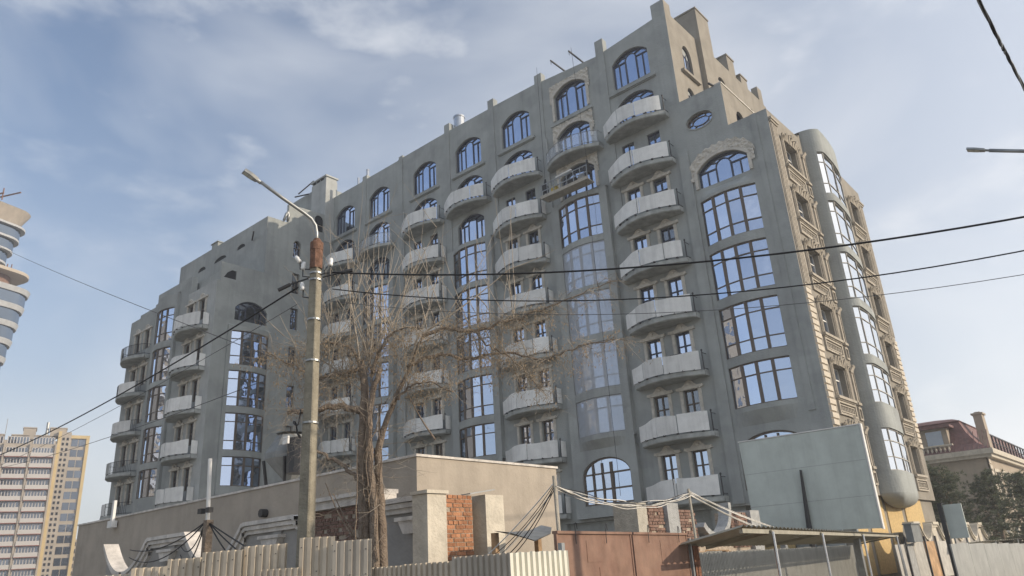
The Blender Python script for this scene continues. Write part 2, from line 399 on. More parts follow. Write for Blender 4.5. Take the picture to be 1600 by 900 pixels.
# ================================================================ window, balcony and ornament builders
def arch_window(parent, M, hw, zs, za, fmat='frame_blue', gm='glass', bottom=0.0, name='window'):
    def mk():
        mb = MB(); o = arch(0, hw, bottom, zs, za, 12); i_ = offs(o, 0.075)
        mb.ring(o, i_, -0.28, -0.15)
        cw = hw * 0.30; zt = zs - 0.06
        arc = [(cw * math.cos(math.pi * t / 8), zt + cw * 1.05 * math.sin(math.pi * t / 8)) for t in range(9)]
        for a, b in zip(arc, arc[1:]): mb.bar((*a, -0.21), (*b, -0.21), 0.075, 0.10)
        for s in (-1, 1):
            mb.bar((s * cw, bottom, -0.21), (s * cw, zt, -0.21), 0.09, 0.11)
            mb.bar((s * cw, zt, -0.21), (s * hw, zt, -0.21), 0.085, 0.105)
            mb.bar((s * hw * 0.66, bottom, -0.21), (s * hw * 0.66, zt, -0.21), 0.075, 0.10)
            mb.bar((s * cw * 0.75, zt + cw * 0.75, -0.21), (s * hw * 0.62, zs + (za - zs) * 0.62, -0.21), 0.055, 0.09)
        return mb.mesh('window_frame', fmat)
    wo = add(name, cached(('aw', hw, zs, za, fmat, bottom), mk), parent, M)
    cw = hw * 0.30; zt = zs - 0.06; o = arch(0, hw, bottom, zs, za, 12)
    pane([(-cw, bottom), (cw, bottom), (cw, zt)] + [(cw * math.cos(math.pi * t / 8), zt + cw * math.sin(math.pi * t / 8)) for t in range(1, 8)] + [(-cw, zt)], wo, M, -0.195, gm)
    for s in (-1, 1):
        for a, b in ((cw, hw * 0.66), (hw * 0.66, hw)):
            u0, u1 = sorted((s * a, s * b)); pane(rect(u0, u1, bottom, zt), wo, M, -0.215, gm)
        pl = clip(clip(o, 0, -1, -zt), -s, 0, 0.0); pane(pl, wo, M, -0.235, gm)
    return wo
def small_window(parent, M, wd=0.9, ht=1.6, fmat='frame_blue', gm='glass', hb=0.52):
    def mk():
        mb = MB(); h = wd / 2
        mb.ring(rect(-h, h, 0, ht), rect(-h + .065, h - .065, .065, ht - .065), -0.24, -0.13)
        mb.bar((0, 0, -0.18), (0, ht, -0.18), 0.085, 0.10); mb.bar((-h, ht * hb, -0.18), (h, ht * hb, -0.18), 0.07, 0.09)
        return mb.mesh('window_frame', fmat)
    wo = add('window', cached(('sw', wd, ht, fmat, hb), mk), parent, M)
    pane(rect(-wd / 2, wd / 2, 0, ht), wo, M, -0.19, gm, 0.012)
    return wo
def mk_surround():
    mb = MB()
    for s in (-1, 1):
        mb.box(min(s * .47, s * .66), max(s * .47, s * .66), -0.05, 1.60, -0.02, 0.07)
        mb.box(min(s * .50, s * .60), max(s * .50, s * .60), 0.15, 1.45, 0.07, 0.10)
        mb.prism([(s * .60, 1.60), (s * .84, 1.66), (s * .80, 1.80), (s * .60, 1.76)][::s], -0.02, 0.15)
    crown = [(-.70, 1.60), (.70, 1.60), (.82, 1.74), (.66, 1.80), (.46, 1.80), (.30, 1.92), (.16, 2.08), (0, 2.14), (-.16, 2.08), (-.30, 1.92), (-.46, 1.80), (-.66, 1.80), (-.82, 1.74)]
    mb.prism(crown, -0.02, 0.12)
    mb.prism([(-.56, 1.61), (.56, 1.61), (.40, 1.74), (.18, 1.86), (0, 1.92), (-.18, 1.86), (-.40, 1.74)], 0.12, 0.17)
    for k in range(7):
        a = math.pi * k / 6; x, y = .13 * math.cos(a), 1.88 + .12 * math.sin(a)
        mb.bar((0, 1.84, .17), (x, y, .21), 0.045, 0.05)
    return mb.mesh('window_surround', 'plaster')
def relief(parent, M, hw, zb, zs, za, top, wide, mat_='plaster', rectangular=True):
    """carved plaster field round an arched window"""
    mb = MB(); nu, nv = 64, 36
    o = arch(0, hw + 0.02, zb - 1, zs, za, 24); o2 = arch(0, hw + 0.20, zb - 1, zs, za + 0.17, 24)
    def inn(u, v, ol): return inside((u, v), ol)
    grid = {}
    v0 = zs - 0.5
    def lim(u):
        if rectangular: return top
        t = min(1, abs(u) / wide); return zs + 0.05 + (top - zs - 0.05) * math.sqrt(max(0, 1 - t ** 2.2)) + 0.05 * math.sin(u * 13)
    for i in range(nu + 1):
        for j in range(nv + 1):
            u = -wide + 2 * wide * i / nu; v = v0 + (lim(u) - v0) * j / nv
            n_ = noise.noise((u * 6.5 + 11, v * 6.5, M.translation.z)); n2 = abs(noise.noise((u * 15, v * 15, 3.1)))
            d = 0.05 + 0.10 * max(0, n_ + .25) + 0.05 * n2
            grid[i, j] = len(mb.v); mb.v.append((u, v, d))
    for i in range(nu):
        for j in range(nv):
            c = [grid[i, j], grid[i + 1, j], grid[i + 1, j + 1], grid[i, j + 1]]
            cu = sum(mb.v[k][0] for k in c) / 4; cv = sum(mb.v[k][1] for k in c) / 4
            if inn(cu, cv, o2): continue
            if cv < zs + 0.1 and abs(cu) > hw + 0.42: continue
            mb.f.append(tuple(c)); mb.m.append(0)
    # outer rim down to the wall
    for i in range(nu):
        a, b = mb.v[grid[i, nv]], mb.v[grid[i + 1, nv]]
        mb.add([a, b, (b[0], b[1], 0), (a[0], a[1], 0)], [(0, 1, 2, 3)])
    # smooth archivolt and jambs
    a1 = o[2:]; a2 = o2[2:]
    k_ = len(a1)
    vs = [(u, v, .12) for u, v in a1] + [(u, v, .12) for u, v in a2] + [(u, v, .0) for u, v in a2] + [(u, v, -.1) for u, v in a1]
    fs = []
    for i in range(k_ - 1): fs += [(i, i + 1, k_ + i + 1, k_ + i)[::-1], (k_ + i, k_ + i + 1, 2 * k_ + i + 1, 2 * k_ + i)[::-1], (3 * k_ + i, 3 * k_ + i + 1, i + 1, i)[::-1]]
    mb.add(vs, fs)
    for s in (-1, 1):
        u0, u1 = sorted((s * (hw + .02), s * (hw + .20))); mb.box(u0, u1, zb, zs, -0.1, 0.11)
        for q in range(5):
            z_ = zs - 0.35 + q * 0.10; mb.bar((s * (hw + .2), z_, .02), (s * (hw + .30 + .06 * (q % 2)), z_ + .05, .05), 0.09, 0.07)
    return add('carved_surround', mb.mesh('carved_surround', mat_), parent, M)

# --- curved bay with stacked windows
def bow(parent, M, W, hb, sag, base, wins, zb, zt, cols=(-1, -.5, 0, .5, 1), wmat='stucco', gm='glass', film=(), fmat='frame_brown', bars=True, W2=None, tb=.5, tt_=.14, keepbase=True):
    """W half width of the projecting box, hb half width of the curved window field"""
    W2 = W if W2 is None else W2
    def wf(s): return base + (sag * (1 - (s / hb) ** 2) if abs(s) < hb else 0.0)
    arc_s = [-hb + 2 * hb * i / 12 for i in range(13)]
    S = [-W] + arc_s + [W2]; zs = sorted({zb, zt, *[v for a, b in wins for v in (a, b)]})
    mb = MB(); mb_s = []
    for i in range(len(S) - 1):
        for j in range(len(zs) - 1):
            zm = (zs[j] + zs[j + 1]) / 2
            win = any(a < zm < b for a, b in wins) and abs((S[i] + S[i + 1]) / 2) < hb
            if win: continue
            mb.add([(S[i], zs[j], wf(S[i])), (S[i + 1], zs[j], wf(S[i + 1])), (S[i + 1], zs[j + 1], wf(S[i + 1])), (S[i], zs[j + 1], wf(S[i]))], [(0, 1, 2, 3)])
    dr = 0.22
    for a, b in wins:
        for i in range(len(arc_s) - 1):
            s0, s1 = arc_s[i], arc_s[i + 1]
            mb.add([(s0, b, wf(s0)), (s1, b, wf(s1)), (s1, b, wf(s1) - dr), (s0, b, wf(s0) - dr)], [(0, 1, 2, 3)])
            mb.add([(s0, a, wf(s0)), (s1, a, wf(s1)), (s1, a, wf(s1) - dr), (s0, a, wf(s0) - dr)], [(3, 2, 1, 0)])
        for s in (-hb, hb):
            mb.add([(s, a, wf(s)), (s, b, wf(s)), (s, b, wf(s) - dr), (s, a, wf(s) - dr)], [(0, 1, 2, 3) if s > 0 else (3, 2, 1, 0)])
    for z_, fl in ((zb, True), (zt, False)):
        z2 = z_ - tb if fl else z_ + tt_; b2 = base if keepbase and fl else 0.004
        for i in range(len(S) - 1):
            q = [(S[i], z_, wf(S[i])), (S[i + 1], z_, wf(S[i + 1])), (S[i + 1], z2, b2), (S[i], z2, b2)]
            mb.add(q, [(3, 2, 1, 0) if fl else (0, 1, 2, 3)])
        if not (keepbase and fl): continue
        pts = [(s, z2, base) for s in S]; n = len(pts)
        vs = pts + [(s, z2, -0.05) for s in S]
        mb.add(vs, [(i, i + 1, n + i + 1, n + i)[::(-1 if fl else 1)] for i in range(n - 1)])
    mb.add([(-W, zb, base), (-W, zt, base), (-W, zt, -.05), (-W, zb, -.05)], [(0, 1, 2, 3)])
    mb.add([(W2, zb, base), (W2, zt, base), (W2, zt, -.05), (W2, zb, -.05)], [(3, 2, 1, 0)])
    bw = add('bay_wall', mb.mesh('bay_wall', wmat), parent, M)
    cs = [c * hb for c in cols]; din = 0.13
    def fp(s): return wf(s * 0.995) - din
    for wi, (a, b) in enumerate(wins):
        h = b - a
        def mk():
            f = MB()
            tr = h - 0.66; lo = 0.72 if h > 2.5 else None
            for i, s in enumerate(cs):
                edge = i in (0, len(cs) - 1)
                f.bar((s, 0, fp(s)), (s, h, fp(s)), 0.07 if edge else 0.17, 0.10)
            for i in range(len(cs) - 1):
                p0 = (cs[i], fp(cs[i])); p1 = (cs[i + 1], fp(cs[i + 1]))
                for v, tk in ((0.03, .06), (h - 0.03, .06)) + ((((tr, .06),) + (((lo, .06),) if lo else ())) if bars else ()):
                    f.bar((p0[0], v, p0[1]), (p1[0], v, p1[1]), 0.09, tk, up=(0, 1, 0))
            return f.mesh('window_frame', fmat)
        M2 = M @ Matrix.Translation((0, a, 0))
        wo = add('window', cached(('bw', hb, sag, base, round(h, 3), cols, fmat, bars), mk), parent, M2)
        tr = h - 0.66; lo = 0.72 if h > 2.5 else None
        vs_ = [0] + ([lo] if lo else []) + [tr, h] if bars else [0, h]
        for i in range(len(cs) - 1):
            for v0, v1 in zip(vs_, vs_[1:]):
                e0, e1 = random.gauss(0, .007), random.gauss(0, .006)
                P = [(cs[i], v0, fp(cs[i]) + e0 - e1), (cs[i + 1], v0, fp(cs[i + 1]) - e0 - e1), (cs[i + 1], v1, fp(cs[i + 1]) - e0 + e1), (cs[i], v1, fp(cs[i]) + e0 + e1)]
                q = MB(); q.add(P + [(x, y, z - .012) for x, y, z in P], [(0, 1, 2, 3), (7, 6, 5, 4)])
                PANES[0] += 1; add('pane', q.mesh('pane', gm), wo, M2)
        if wi in film:
            q = MB(); nn = 14; vs = []; fs = []
            for i in range(nn + 1):
                s = -hb * .985 + 2 * hb * .985 * i / nn
                for j in range(7):
                    v = 0.02 + (h - .04) * j / 6; vs.append((s, v, wf(s) - 0.05 + 0.02 * noise.noise((s * 2, v * 2, a))))
            for i in range(nn):
                for j in range(6): fs.append((i * 7 + j, (i + 1) * 7 + j, (i + 1) * 7 + j + 1, i * 7 + j + 1))
            q.add(vs, fs); fo = add('protective_film', q.mesh('protective_film', 'film', True), wo, M2)
    return bw

# --- balconies
BW = 2.22
def bpl(s): return 0.50 + 0.80 * (1 - (s / BW) ** 2)
def mk_slab():
    mb = MB(); n = 18; S = [-BW + 2 * BW * i / n for i in range(n + 1)]
    top = [(s, bpl(s)) for s in S]
    lay = [(-0.29, -0.07), (-0.24, 0.0), (-0.02, 0.0), (0.0, -0.03)]
    for (v0, d0), (v1, d1) in zip(lay, lay[1:]):
        for i in range(n):
            a, b = top[i], top[i + 1]
            mb.add([(a[0], v0, a[1] + d0), (b[0], v0, b[1] + d0), (b[0], v1, b[1] + d1), (a[0], v1, a[1] + d1)], [(0, 1, 2, 3)])
    for v, fl in ((-0.29, 1), (0.0, 0)):
        d = lay[0][1] if fl else lay[-1][1]
        vs = [(s, v, y + d) for s, y in top] + [(s, v, -0.05) for s, y in top]
        mb.add(vs, [((i, i + 1, n + 2 + i, n + 1 + i) if not fl else (n + 1 + i, n + 2 + i, i + 1, i)) for i in range(n)])
    for s in (-BW, BW):
        mb.add([(s, -0.29, -.05), (s, -0.29, bpl(s) - .07), (s, 0, bpl(s)), (s, 0, -.05)], [(0, 1, 2, 3) if s < 0 else (3, 2, 1, 0)])
    return mb.mesh('balcony_slab', 'slab')
def wave(s):
    t = s / BW
    def sm(x): x = max(0, min(1, x)); return x * x * (3 - 2 * x)
    return 0.90 + 0.17 * sm((t + .78) / .45) - 0.07 * sm((t + .1) / .35) + 0.06 * sm((t - .45) / .35)
def strip(path, z0, ztop, th=0.02, off=0.05):
    mb = MB(); vs = []
    for i, (s, w_) in enumerate(path):
        a = path[max(0, i - 1)]; b = path[min(len(path) - 1, i + 1)]; t = Vector((b[0] - a[0], b[1] - a[1])).normalized(); nx, ny = -t.y * -1, t.x * -1
        nrm = Vector((t.y, -t.x)); 
        if nrm.y < 0 and abs(t.x) > .3: nrm = -nrm
        for z_ in (z0, ztop(s)): vs.append((s + nrm.x * off, z_, w_ + nrm.y * off))
        for z_ in (z0, ztop(s)): vs.append((s + nrm.x * (off + th), z_, w_ + nrm.y * (off + th)))
    n = len(path); fs = []
    for i in range(n - 1):
        a, b = 4 * i, 4 * i + 4
        fs += [(a + 2, b + 2, b + 3, a + 3), (a, a + 1, b + 1, b), (a + 1, a + 3, b + 3, b + 1), (a, b, b + 2, a + 2)]
    for a in (0, 4 * (n - 1)): fs.append((a, a + 2, a + 3, a + 1))
    mb.add(vs, fs); return mb
def mk_sheet(s0, s1, var, ret=False):
    n = 8; P = [(s0 + (s1 - s0) * i / n, bpl(s0 + (s1 - s0) * i / n)) for i in range(n + 1)]
    lift = 0.02
    mb = strip(P, lift + 0.012 * var, lambda s: wave(s) + 0.02 * math.sin(var * 3 + s * 2))
    if ret:
        w0 = bpl(-BW); mb.box(-BW - .065, -BW - .045, lift, wave(-BW), 0.03, w0 + 0.03)
    return mb.mesh('parapet_sheet', 'white_sheet')
def mk_rail(dark, infill):
    mb = MB(); n = 16; S = [-BW + .04 + 2 * (BW - .04) * i / n for i in range(n + 1)]
    P = [(s, 0.95, bpl(s) - .05) for s in S]; P = [(P[0][0], .95, 0.0)] + P + [(P[-1][0], .95, 0.0)]
    for z_ in (0.95, 0.10): mb.tube([(a, z_, c) for a, b, c in P], 0.022, 5)
    m_ = 34 if infill == 'bars' else 8
    for i in range(m_ + 1):
        s = -BW + .04 + 2 * (BW - .04) * i / m_; r = 0.014 if infill == 'bars' and i % 6 else 0.024
        mb.tube([(s, 0, bpl(s) - .05), (s, .95, bpl(s) - .05)], r, 5)
    return mb.mesh('railing', dark)
def mk_post():
    mb = MB(); s = BW - 0.04
    mb.tube([(s, 0, bpl(s) - .04), (s, 1.06, bpl(s) - .04)], 0.03, 6)
    mb.tube([(s, 1.04, bpl(s) - .04), (s, 1.10, bpl(s) - .04), (s, 1.15, bpl(s) - .04)], [.04, .06, .03], 6)
    mb.tube([(s, .96, bpl(s) - .04), (s, .96, 0)], 0.02, 5); mb.tube([(s, .1, bpl(s) - .04), (s, .1, 0)], 0.02, 5)
    return mb.mesh('railing_post', 'metal_dark')
def mk_glassrail():
    n = 12; P = [(-BW + .1 + 2 * (BW - .1) * i / n,) for i in range(n + 1)]
    return strip([(p[0], bpl(p[0]) - .06) for p in P], 0.12, lambda s: .90, 0.008, 0.0).mesh('glass_panel', 'railglass')
m_ = MATS['film'].copy(); m_.name = 'railglass'; MATS['railglass'] = m_
for n_ in m_.node_tree.nodes:
    if n_.type == 'MAP_RANGE': n_.inputs['To Min'].default_value = 0.10; n_.inputs['To Max'].default_value = 0.30
SPLITS = [(-BW, -.75, .55, 2.06), (-BW, -1.2, .2, 2.08), (-BW, -.4, 1.1, 2.04), (-BW, -.1, .05, 2.09)]
def balcony(parent, M, style='sheet', idx=0, cover=False):
    b = add('balcony', cached('slab', mk_slab), parent, M)
    if style == 'sheet':
        sp = SPLITS[idx % len(SPLITS)]
        for k in range(3):
            e = 0.02
            add('parapet_sheet', cached(('sheet', idx % 4, k), lambda: mk_sheet(sp[k] + (e if k else 0), sp[k + 1] - e, (idx * 3 + k * 2) % 5, k == 0)), b, M @ Matrix.Translation((0, random.uniform(-.02, .015), random.uniform(0, .02))) @ Matrix.Rotation(random.gauss(0, .008), 4, 'Z') @ Matrix.Rotation(random.gauss(.0, .012), 4, 'X'))
        add('railing_post', cached('post', mk_post), b, M)
        if cover: add('parapet_sheet', cached('rsheet', lambda: MB().box(BW + .02, BW + .04, .03, .98, .04, bpl(BW) + .02).mesh('parapet_sheet', 'white_sheet')), b, M)
        def mk_cl():
            mb = MB()
            for s in (-1.7, -1.0, -.3, .5, 1.2, 1.75): mb.box(s - .05, s + .05, -.005, .06, bpl(s) - .06, bpl(s) + .085)
            return mb.mesh('sheet_clips', 'metal_dark')
        add('sheet_clip', cached('clips', mk_cl), b, M, kind='stuff')
    elif style == 'glass':
        add('railing', cached('rail_g', lambda: mk_rail('metal_grey', 'posts')), b, M); add('glass_panel', cached('gp', mk_glassrail), b, M)
    else:
        add('railing', cached('rail_d', lambda: mk_rail('metal_dark', 'bars')), b, M)
        if idx % 2 == 0 or True:
            s0 = (-.9, -.5, .2, -1.2, -.2, -.6)[idx % 6]; s1 = s0 + (0.9, .7, 1.6, .8, 2.0, 2.4)[idx % 6]
            add('parapet_sheet', strip([(s0 + (s1 - s0) * i / 6, bpl(s0 + (s1 - s0) * i / 6)) for i in range(7)], .05, lambda s: .95, .02, .0).mesh('parapet_sheet', 'white_sheet' if idx % 3 else 'slab'), b, M)
    return b

# ================================================================ the apartment building
B = thing('apartment_building', 'large unfinished grey stucco apartment building with rows of white curved balconies', 'building', (-32, 0, 0))
COL = {'A': -50.67, 'Ab': -45.83, 'B': -39.97, 'Bb': -34.92, 'C': -29.95, 'Cb': -24.80, 'D': -19.82}
FL = [30.85 - 3.3 * r_ for r_ in range(9)]
HW = 1.38
holes = []
for c, x in COL.items():
    holes.append(arch(x, HW, 31.07, 33.02, 33.66))
    holes.append(arch(x, HW, 27.57, 29.62, 30.24))
    if c in 'ABCD':
        for r_ in range(2, 9):
            for s in (-.94, .94):
                t = FL[r_] + 2.49; holes.append(rect(x + s - .45, x + s + .45, t - 1.6, t))
    else:
        holes.append(arch(x, HW, 24.75, 26.32, 26.94))
PX = -14.83
holes.append(arch(PX, 1.55, 21.70, 22.75, 23.45))
def ellipse(cx, cy, a, b, n=24): return [(cx + a * math.cos(2 * math.pi * i / n), cy + b * math.sin(2 * math.pi * i / n)) for i in range(n)]
OV = (-15.72, 26.15)
holes.append(ellipse(*OV, 0.86, 0.52)); holes.append(arch(PX, 1.82, 4.55, 6.4, 7.38, 16, True))
for a_, b_ in ((18.05, 20.86), (14.75, 17.52), (11.40, 14.22), (8.70, 10.92)): holes.append(rect(PX - 1.67, PX + 1.67, a_ + .01, b_ - .01))
top = [(-11.75, 25.0), (-14.05, 25.0), (-14.05, 27.95), (-16.8, 27.95), (-16.8, 36.0), (-17.75, 36.0), (-17.75, 34.9),
       (-21.7, 34.55), (-21.7, 35.7), (-22.35, 35.7), (-22.35, 34.5), (-27.2, 35.0), (-27.2, 35.8), (-27.85, 35.8), (-27.85, 35.1),
       (-32.0, 35.25), (-32.0, 36.0), (-32.6, 36.0), (-32.6, 35.25), (-36.9, 35.35), (-36.9, 36.1), (-37.5, 36.1), (-37.5, 35.35),
       (-42.7, 35.35), (-42.7, 35.6), (-43.2, 35.6), (-43.2, 35.3), (-47.6, 35.3), (-47.6, 35.7), (-48.2, 35.7), (-48.2, 35.25), (-52.55, 35.3)]
mb = MB(); wall(mb, [(-52.55, 4.0), (-11.75, 4.0)] + top, holes, 0.32, 0.5)
FR = front(0, 0, 0)
add('front_wall', mb.mesh('front_wall', 'stucco'), B, FR)
# body behind the front wall and the stepped roof terraces
mb = MB()
mb.box(-58.4, -17.0, 0.45, 16.0, 0, 34.4); mb.box(-17.0, -14.3, 0.45, 16.0, 4, 27.5); mb.box(-14.3, -12.15, 0.45, 15.9, 4, 24.6)
mb.box(-52.4, -12.6, 1.6, 15.8, 0, 4.05)
add('building_core', mb.mesh('building_core', 'stucco'), B)
# soffit under the overhanging storeys
mb = MB(); mb.box(-52.4, -11.9, 0.02, 1.7, 3.9, 4.02); add('soffit', mb.mesh('soffit', 'slab'), B)

# pilaster strips
for i, x in enumerate((-21.95, -27.5, -32.3, -37.2, -42.95, -47.9)):
    mb = MB(); mb.box(-.28, .28, 24.3 if i % 2 else 21.5, (34.6, 35.02, 35.2, 35.3, 35.28, 35.25)[i], -.01, .07)
    add('pilaster', mb.mesh('pilaster', 'stucco'), B, front(x, 0, 0))
mb = MB(); mb.box(-.16, .16, 8.0, 25.0, -.01, .05); add('pilaster', mb.mesh('pilaster', 'stucco'), B, front(-12.55, 0, 0))
mb = MB(); mb.box(-.35, .30, 4.0, 24.5, -.01, .10); add('pilaster', mb.mesh('pilaster', 'stucco'), B, front(-17.05, 0, 0))
sur = mk_surround()
bal_i = 0
for c, x in COL.items():
    w0 = arch_window(B, front(x, 0, 31.07), HW, 1.95, 2.59)
    mb = MB(); mb.box(-1.78, 1.78, -.42, -.24, -.01, .17); mb.box(-1.70, 1.70, -.48, -.42, -.01, .09)
    add('sill', cached('sill', lambda: mb.mesh('sill', 'stucco')), w0, front(x, 0, 31.07))
    arch_window(B, front(x, 0, 27.57), HW, 2.05, 2.67)
    if c in 'ABCD':
        for r_ in range(2, 9):
            for s in (-.94, .94):
                t = FL[r_] + 2.49
                wo = small_window(B, front(x + s, 0, t - 1.6), gm='glass' if random.random() < .8 else 'glass_dark', fmat='frame_blue' if r_ < 7 else 'frame_brown')
                if r_ >= 3: add('window_surround', sur, wo, front(x + s, 0, t - 1.6))
        for r_ in range(1, 9):
            balcony(B, front(x, 0, FL[r_]), 'sheet', bal_i + r_ * 2 + (r_ * 7) % 3, c != 'D' and r_ > 1)
        bal_i += 3
    else:
        arch_window(B, front(x, 0, 24.75), HW, 1.57, 2.19)
        balcony(B, front(x, 0, FL[1]), 'sheet' if c == 'Bb' else 'glass', 2)
        wins = [(21.14, 24.05), (17.87, 20.72), (14.67, 17.45), (11.33, 14.16), (8.67, 10.82)]
        bow(B, front(x, 0, 0), 2.30, 1.66, 0.42, 0.34, wins, 8.38, 24.38, film=(1, 2, 3, 4) if c == 'Cb' else (), W2=2.22)
        # ground storey of the bay with an arched window
        mb = MB(); wall(mb, [(-2.30, 4.05), (2.22, 4.05), (2.22, 7.88), (-2.30, 7.88)], [arch(0.05, 1.68, 4.72, 6.35, 7.36, 16, True)], 0.25, 0.62)
        mb.add([(-2.30, 4.05, 0), (2.22, 4.05, 0), (2.22, 4.05, -.65), (-2.30, 4.05, -.65)], [(3, 2, 1, 0)])
        add('bay_base', mb.mesh('bay_base', 'stucco'), B, front(x, -.345, 0))
        Mg = front(x + .05, -.345, 4.72); wo_m = MB(); o = arch(0, 1.68, 0, 1.63, 2.64, 16, True); wo_m.ring(o, offs(o, .09), -.22, -.10)
        for u in (-1.0, -.35, .3): wo_m.bar((u, 0, -.16), (u, 2.35, -.16), .12 if u != .3 else .2, .1)
        for v in (.85, 1.75): wo_m.bar((-1.66, v, -.16), (1.66, v, -.16), .1, .09, up=(0, 1, 0))
        wo = add('window', wo_m.mesh('window_frame', 'frame_brown'), B, Mg)
        us = [-1.68, -1.0, -.35, .3, 1.68]; vs_ = [0, .85, 1.75, 3]
        for i in range(4):
            for j in range(3):
                pl = clip(clip(clip(clip(o, -1, 0, -us[i]), 1, 0, us[i + 1]), 0, -1, -vs_[j]), 0, 1, vs_[j + 1])
                if len(pl) > 2: pane(pl, wo, Mg, -.17, 'glass', .02)
# carved fields on the finished bay column
for zb, zs, za in ((31.07, 1.95, 2.59), (27.57, 2.05, 2.67), (24.75, 1.57, 2.19)):
    relief(B, front(COL['Cb'], 0, zb), HW, 0.0 if zb != 27.57 else 1.0, zs, za, za + 0.38, 1.72)
# the right-hand block: arch, tall bow windows, oval
Mp = front(PX, 0, 21.70)
arch_window(B, Mp, 1.55, 1.05, 1.75)
relief(B, Mp, 1.55, 0.0, 1.05, 1.75, 2.45, 2.05, rectangular=False)
bow(B, front(PX, 0, 0), 1.72, 1.68, 0.36, 0.006, [(18.05, 20.86), (14.75, 17.52), (11.40, 14.22), (8.70, 10.92)], 8.45, 21.05, tb=.7, tt_=.4, keepbase=False)
Mo = front(OV[0], 0, OV[1]); mb = MB(); o = ellipse(0, 0, .86, .52); mb.ring(o, ellipse(0, 0, .79, .46), -.28, -.12)
mb.ring(ellipse(0, 0, .56, .28), ellipse(0, 0, .52, .25), -.22, -.14)
for k in range(8):
    a = 2 * math.pi * k / 8 + .2; mb.bar((.54 * math.cos(a), .27 * math.sin(a), -.18), (.82 * math.cos(a), .49 * math.sin(a), -.18), .04, .07)
wo = add('window', mb.mesh('window_frame', 'frame_brown'), B, Mo); pane(o, wo, Mo, -.2)
mb = MB(); mb.ring(ellipse(0, 0, .95, .61), ellipse(0, 0, .87, .53), -.02, .05); add('window_surround', mb.mesh('window_surround', 'stucco'), wo, Mo)
# ground storey arch behind the billboard
mb = MB(); wall(mb, [(-1.95, 4.2), (1.95, 4.2), (1.95, 7.6), (-1.95, 7.6)], [arch(0, 1.80, 4.6, 6.4, 7.35, 16, True)], .25, .1)
add('bay_base', mb.mesh('bay_base', 'stucco'), B, front(PX, -.012, 0))
Mg = front(PX, -.012, 4.6); wo_m = MB(); o = arch(0, 1.80, 0, 1.8, 2.75, 16, True); wo_m.ring(o, offs(o, .09), -.22, -.10)
for u in (-1.0, -.35, .3): wo_m.bar((u, 0, -.16), (u, 2.6, -.16), .1, .1)
wo = add('window', wo_m.mesh('window_frame', 'frame_brown'), B, Mg); us = [-1.80, -1.0, -.35, .3, 1.80]
for i in range(4):
    pl = clip(clip(o, -1, 0, -us[i]), 1, 0, us[i + 1]); pane(pl, wo, Mg, -.17)

# recessed ground storey with chipboard sheets
for x0, x1 in ((-26.6, -23.3), (-21.5, -19.0), (-17.6, -15.2), (-37.0, -33.5)):
    mb = MB(); mb.box(x0, x1, 1.40, 1.55, 0.6, 3.7); add('chipboard_sheet', mb.mesh('chipboard_sheet', 'osb'), B)
for x in (-28.6, -22.5, -18.4, -12.7):
    mb = MB(); mb.box(x - .35, x + .35, .1, 1.6, 0, 3.92); add('ground_pier', mb.mesh('ground_pier', 'stucco'), B)

# ---- sunlit stepped end faces
RF = lambda x: right(x, 0, 0)
mb = MB(); wall(mb, [(0.012, 27.4), (16.0, 27.4), (16.0, 35.2), (15.6, 35.2), (15.6, 36.6), (14.8, 36.6), (14.8, 35.3), (0.85, 35.1), (0.85, 35.99), (0.012, 35.99)],
     [arch(2.3, .62, 31.15, 32.6, 33.45), arch(2.0, .5, 28.2, 29.4, 29.95), arch(7.6, .7, 31.2, 32.9, 33.7), arch(12.6, .7, 31.2, 32.6, 33.4)], .35, .5)
add('end_wall', mb.mesh('end_wall', 'stucco_tan'), B, right(-16.797, 0, 0))
for u, zb, hw, zs, za in ((2.3, 31.15, .62, 1.45, 2.3), (2.0, 28.2, .5, 1.2, 1.75), (7.6, 31.2, .7, 1.7, 2.5), (12.6, 31.2, .7, 1.4, 2.2)):
    arch_window(B, right(-16.797, u, zb), hw, zs, za)
mb = MB(); mb.box(1.1, 3.4, 30.85, 31.05, -.02, .22); add('sill', mb.mesh('sill', 'stucco_tan'), B, right(-16.797, 0, 0))
for (x0, x1, y0, y1, z0, z1) in ((-18.0, -16.45, 4.2, 6.1, 27.5, 37.6), (-18.1, -16.9, 9.7, 10.9, 34.4, 36.9), (-18.2, -16.9, 11.85, 13.0, 34.4, 36.2)):
    mb = MB(); mb.box(x0, x1, y0, y1, z0, z1); mb.box(x0 - .06, x1 + .06, y0 - .06, y1 + .06, z1, z1 + .12)
    add('chimney', mb.mesh('chimney', 'stucco_tan'), B)
mb = MB(); wall(mb, [(0.012, 24.4), (15.5, 24.4), (15.5, 27.94), (0.012, 27.94)], [arch(2.2, .62, 24.9, 26.2, 26.9), arch(6.2, .62, 24.9, 26.2, 26.9)], .3, .5)
add('end_wall', mb.mesh('end_wall', 'stucco_tan'), B, right(-14.047, 0, 0))
for u in (2.2, 6.2): arch_window(B, right(-14.047, u, 24.9), .62, 1.3, 2.0)
mb = MB(); mb.box(0.02, 15.4, 27.95, 28.05, -.4, .04); add('parapet_cap', mb.mesh('parapet_cap', 'plaster'), B, right(-14.047, 0, 0))
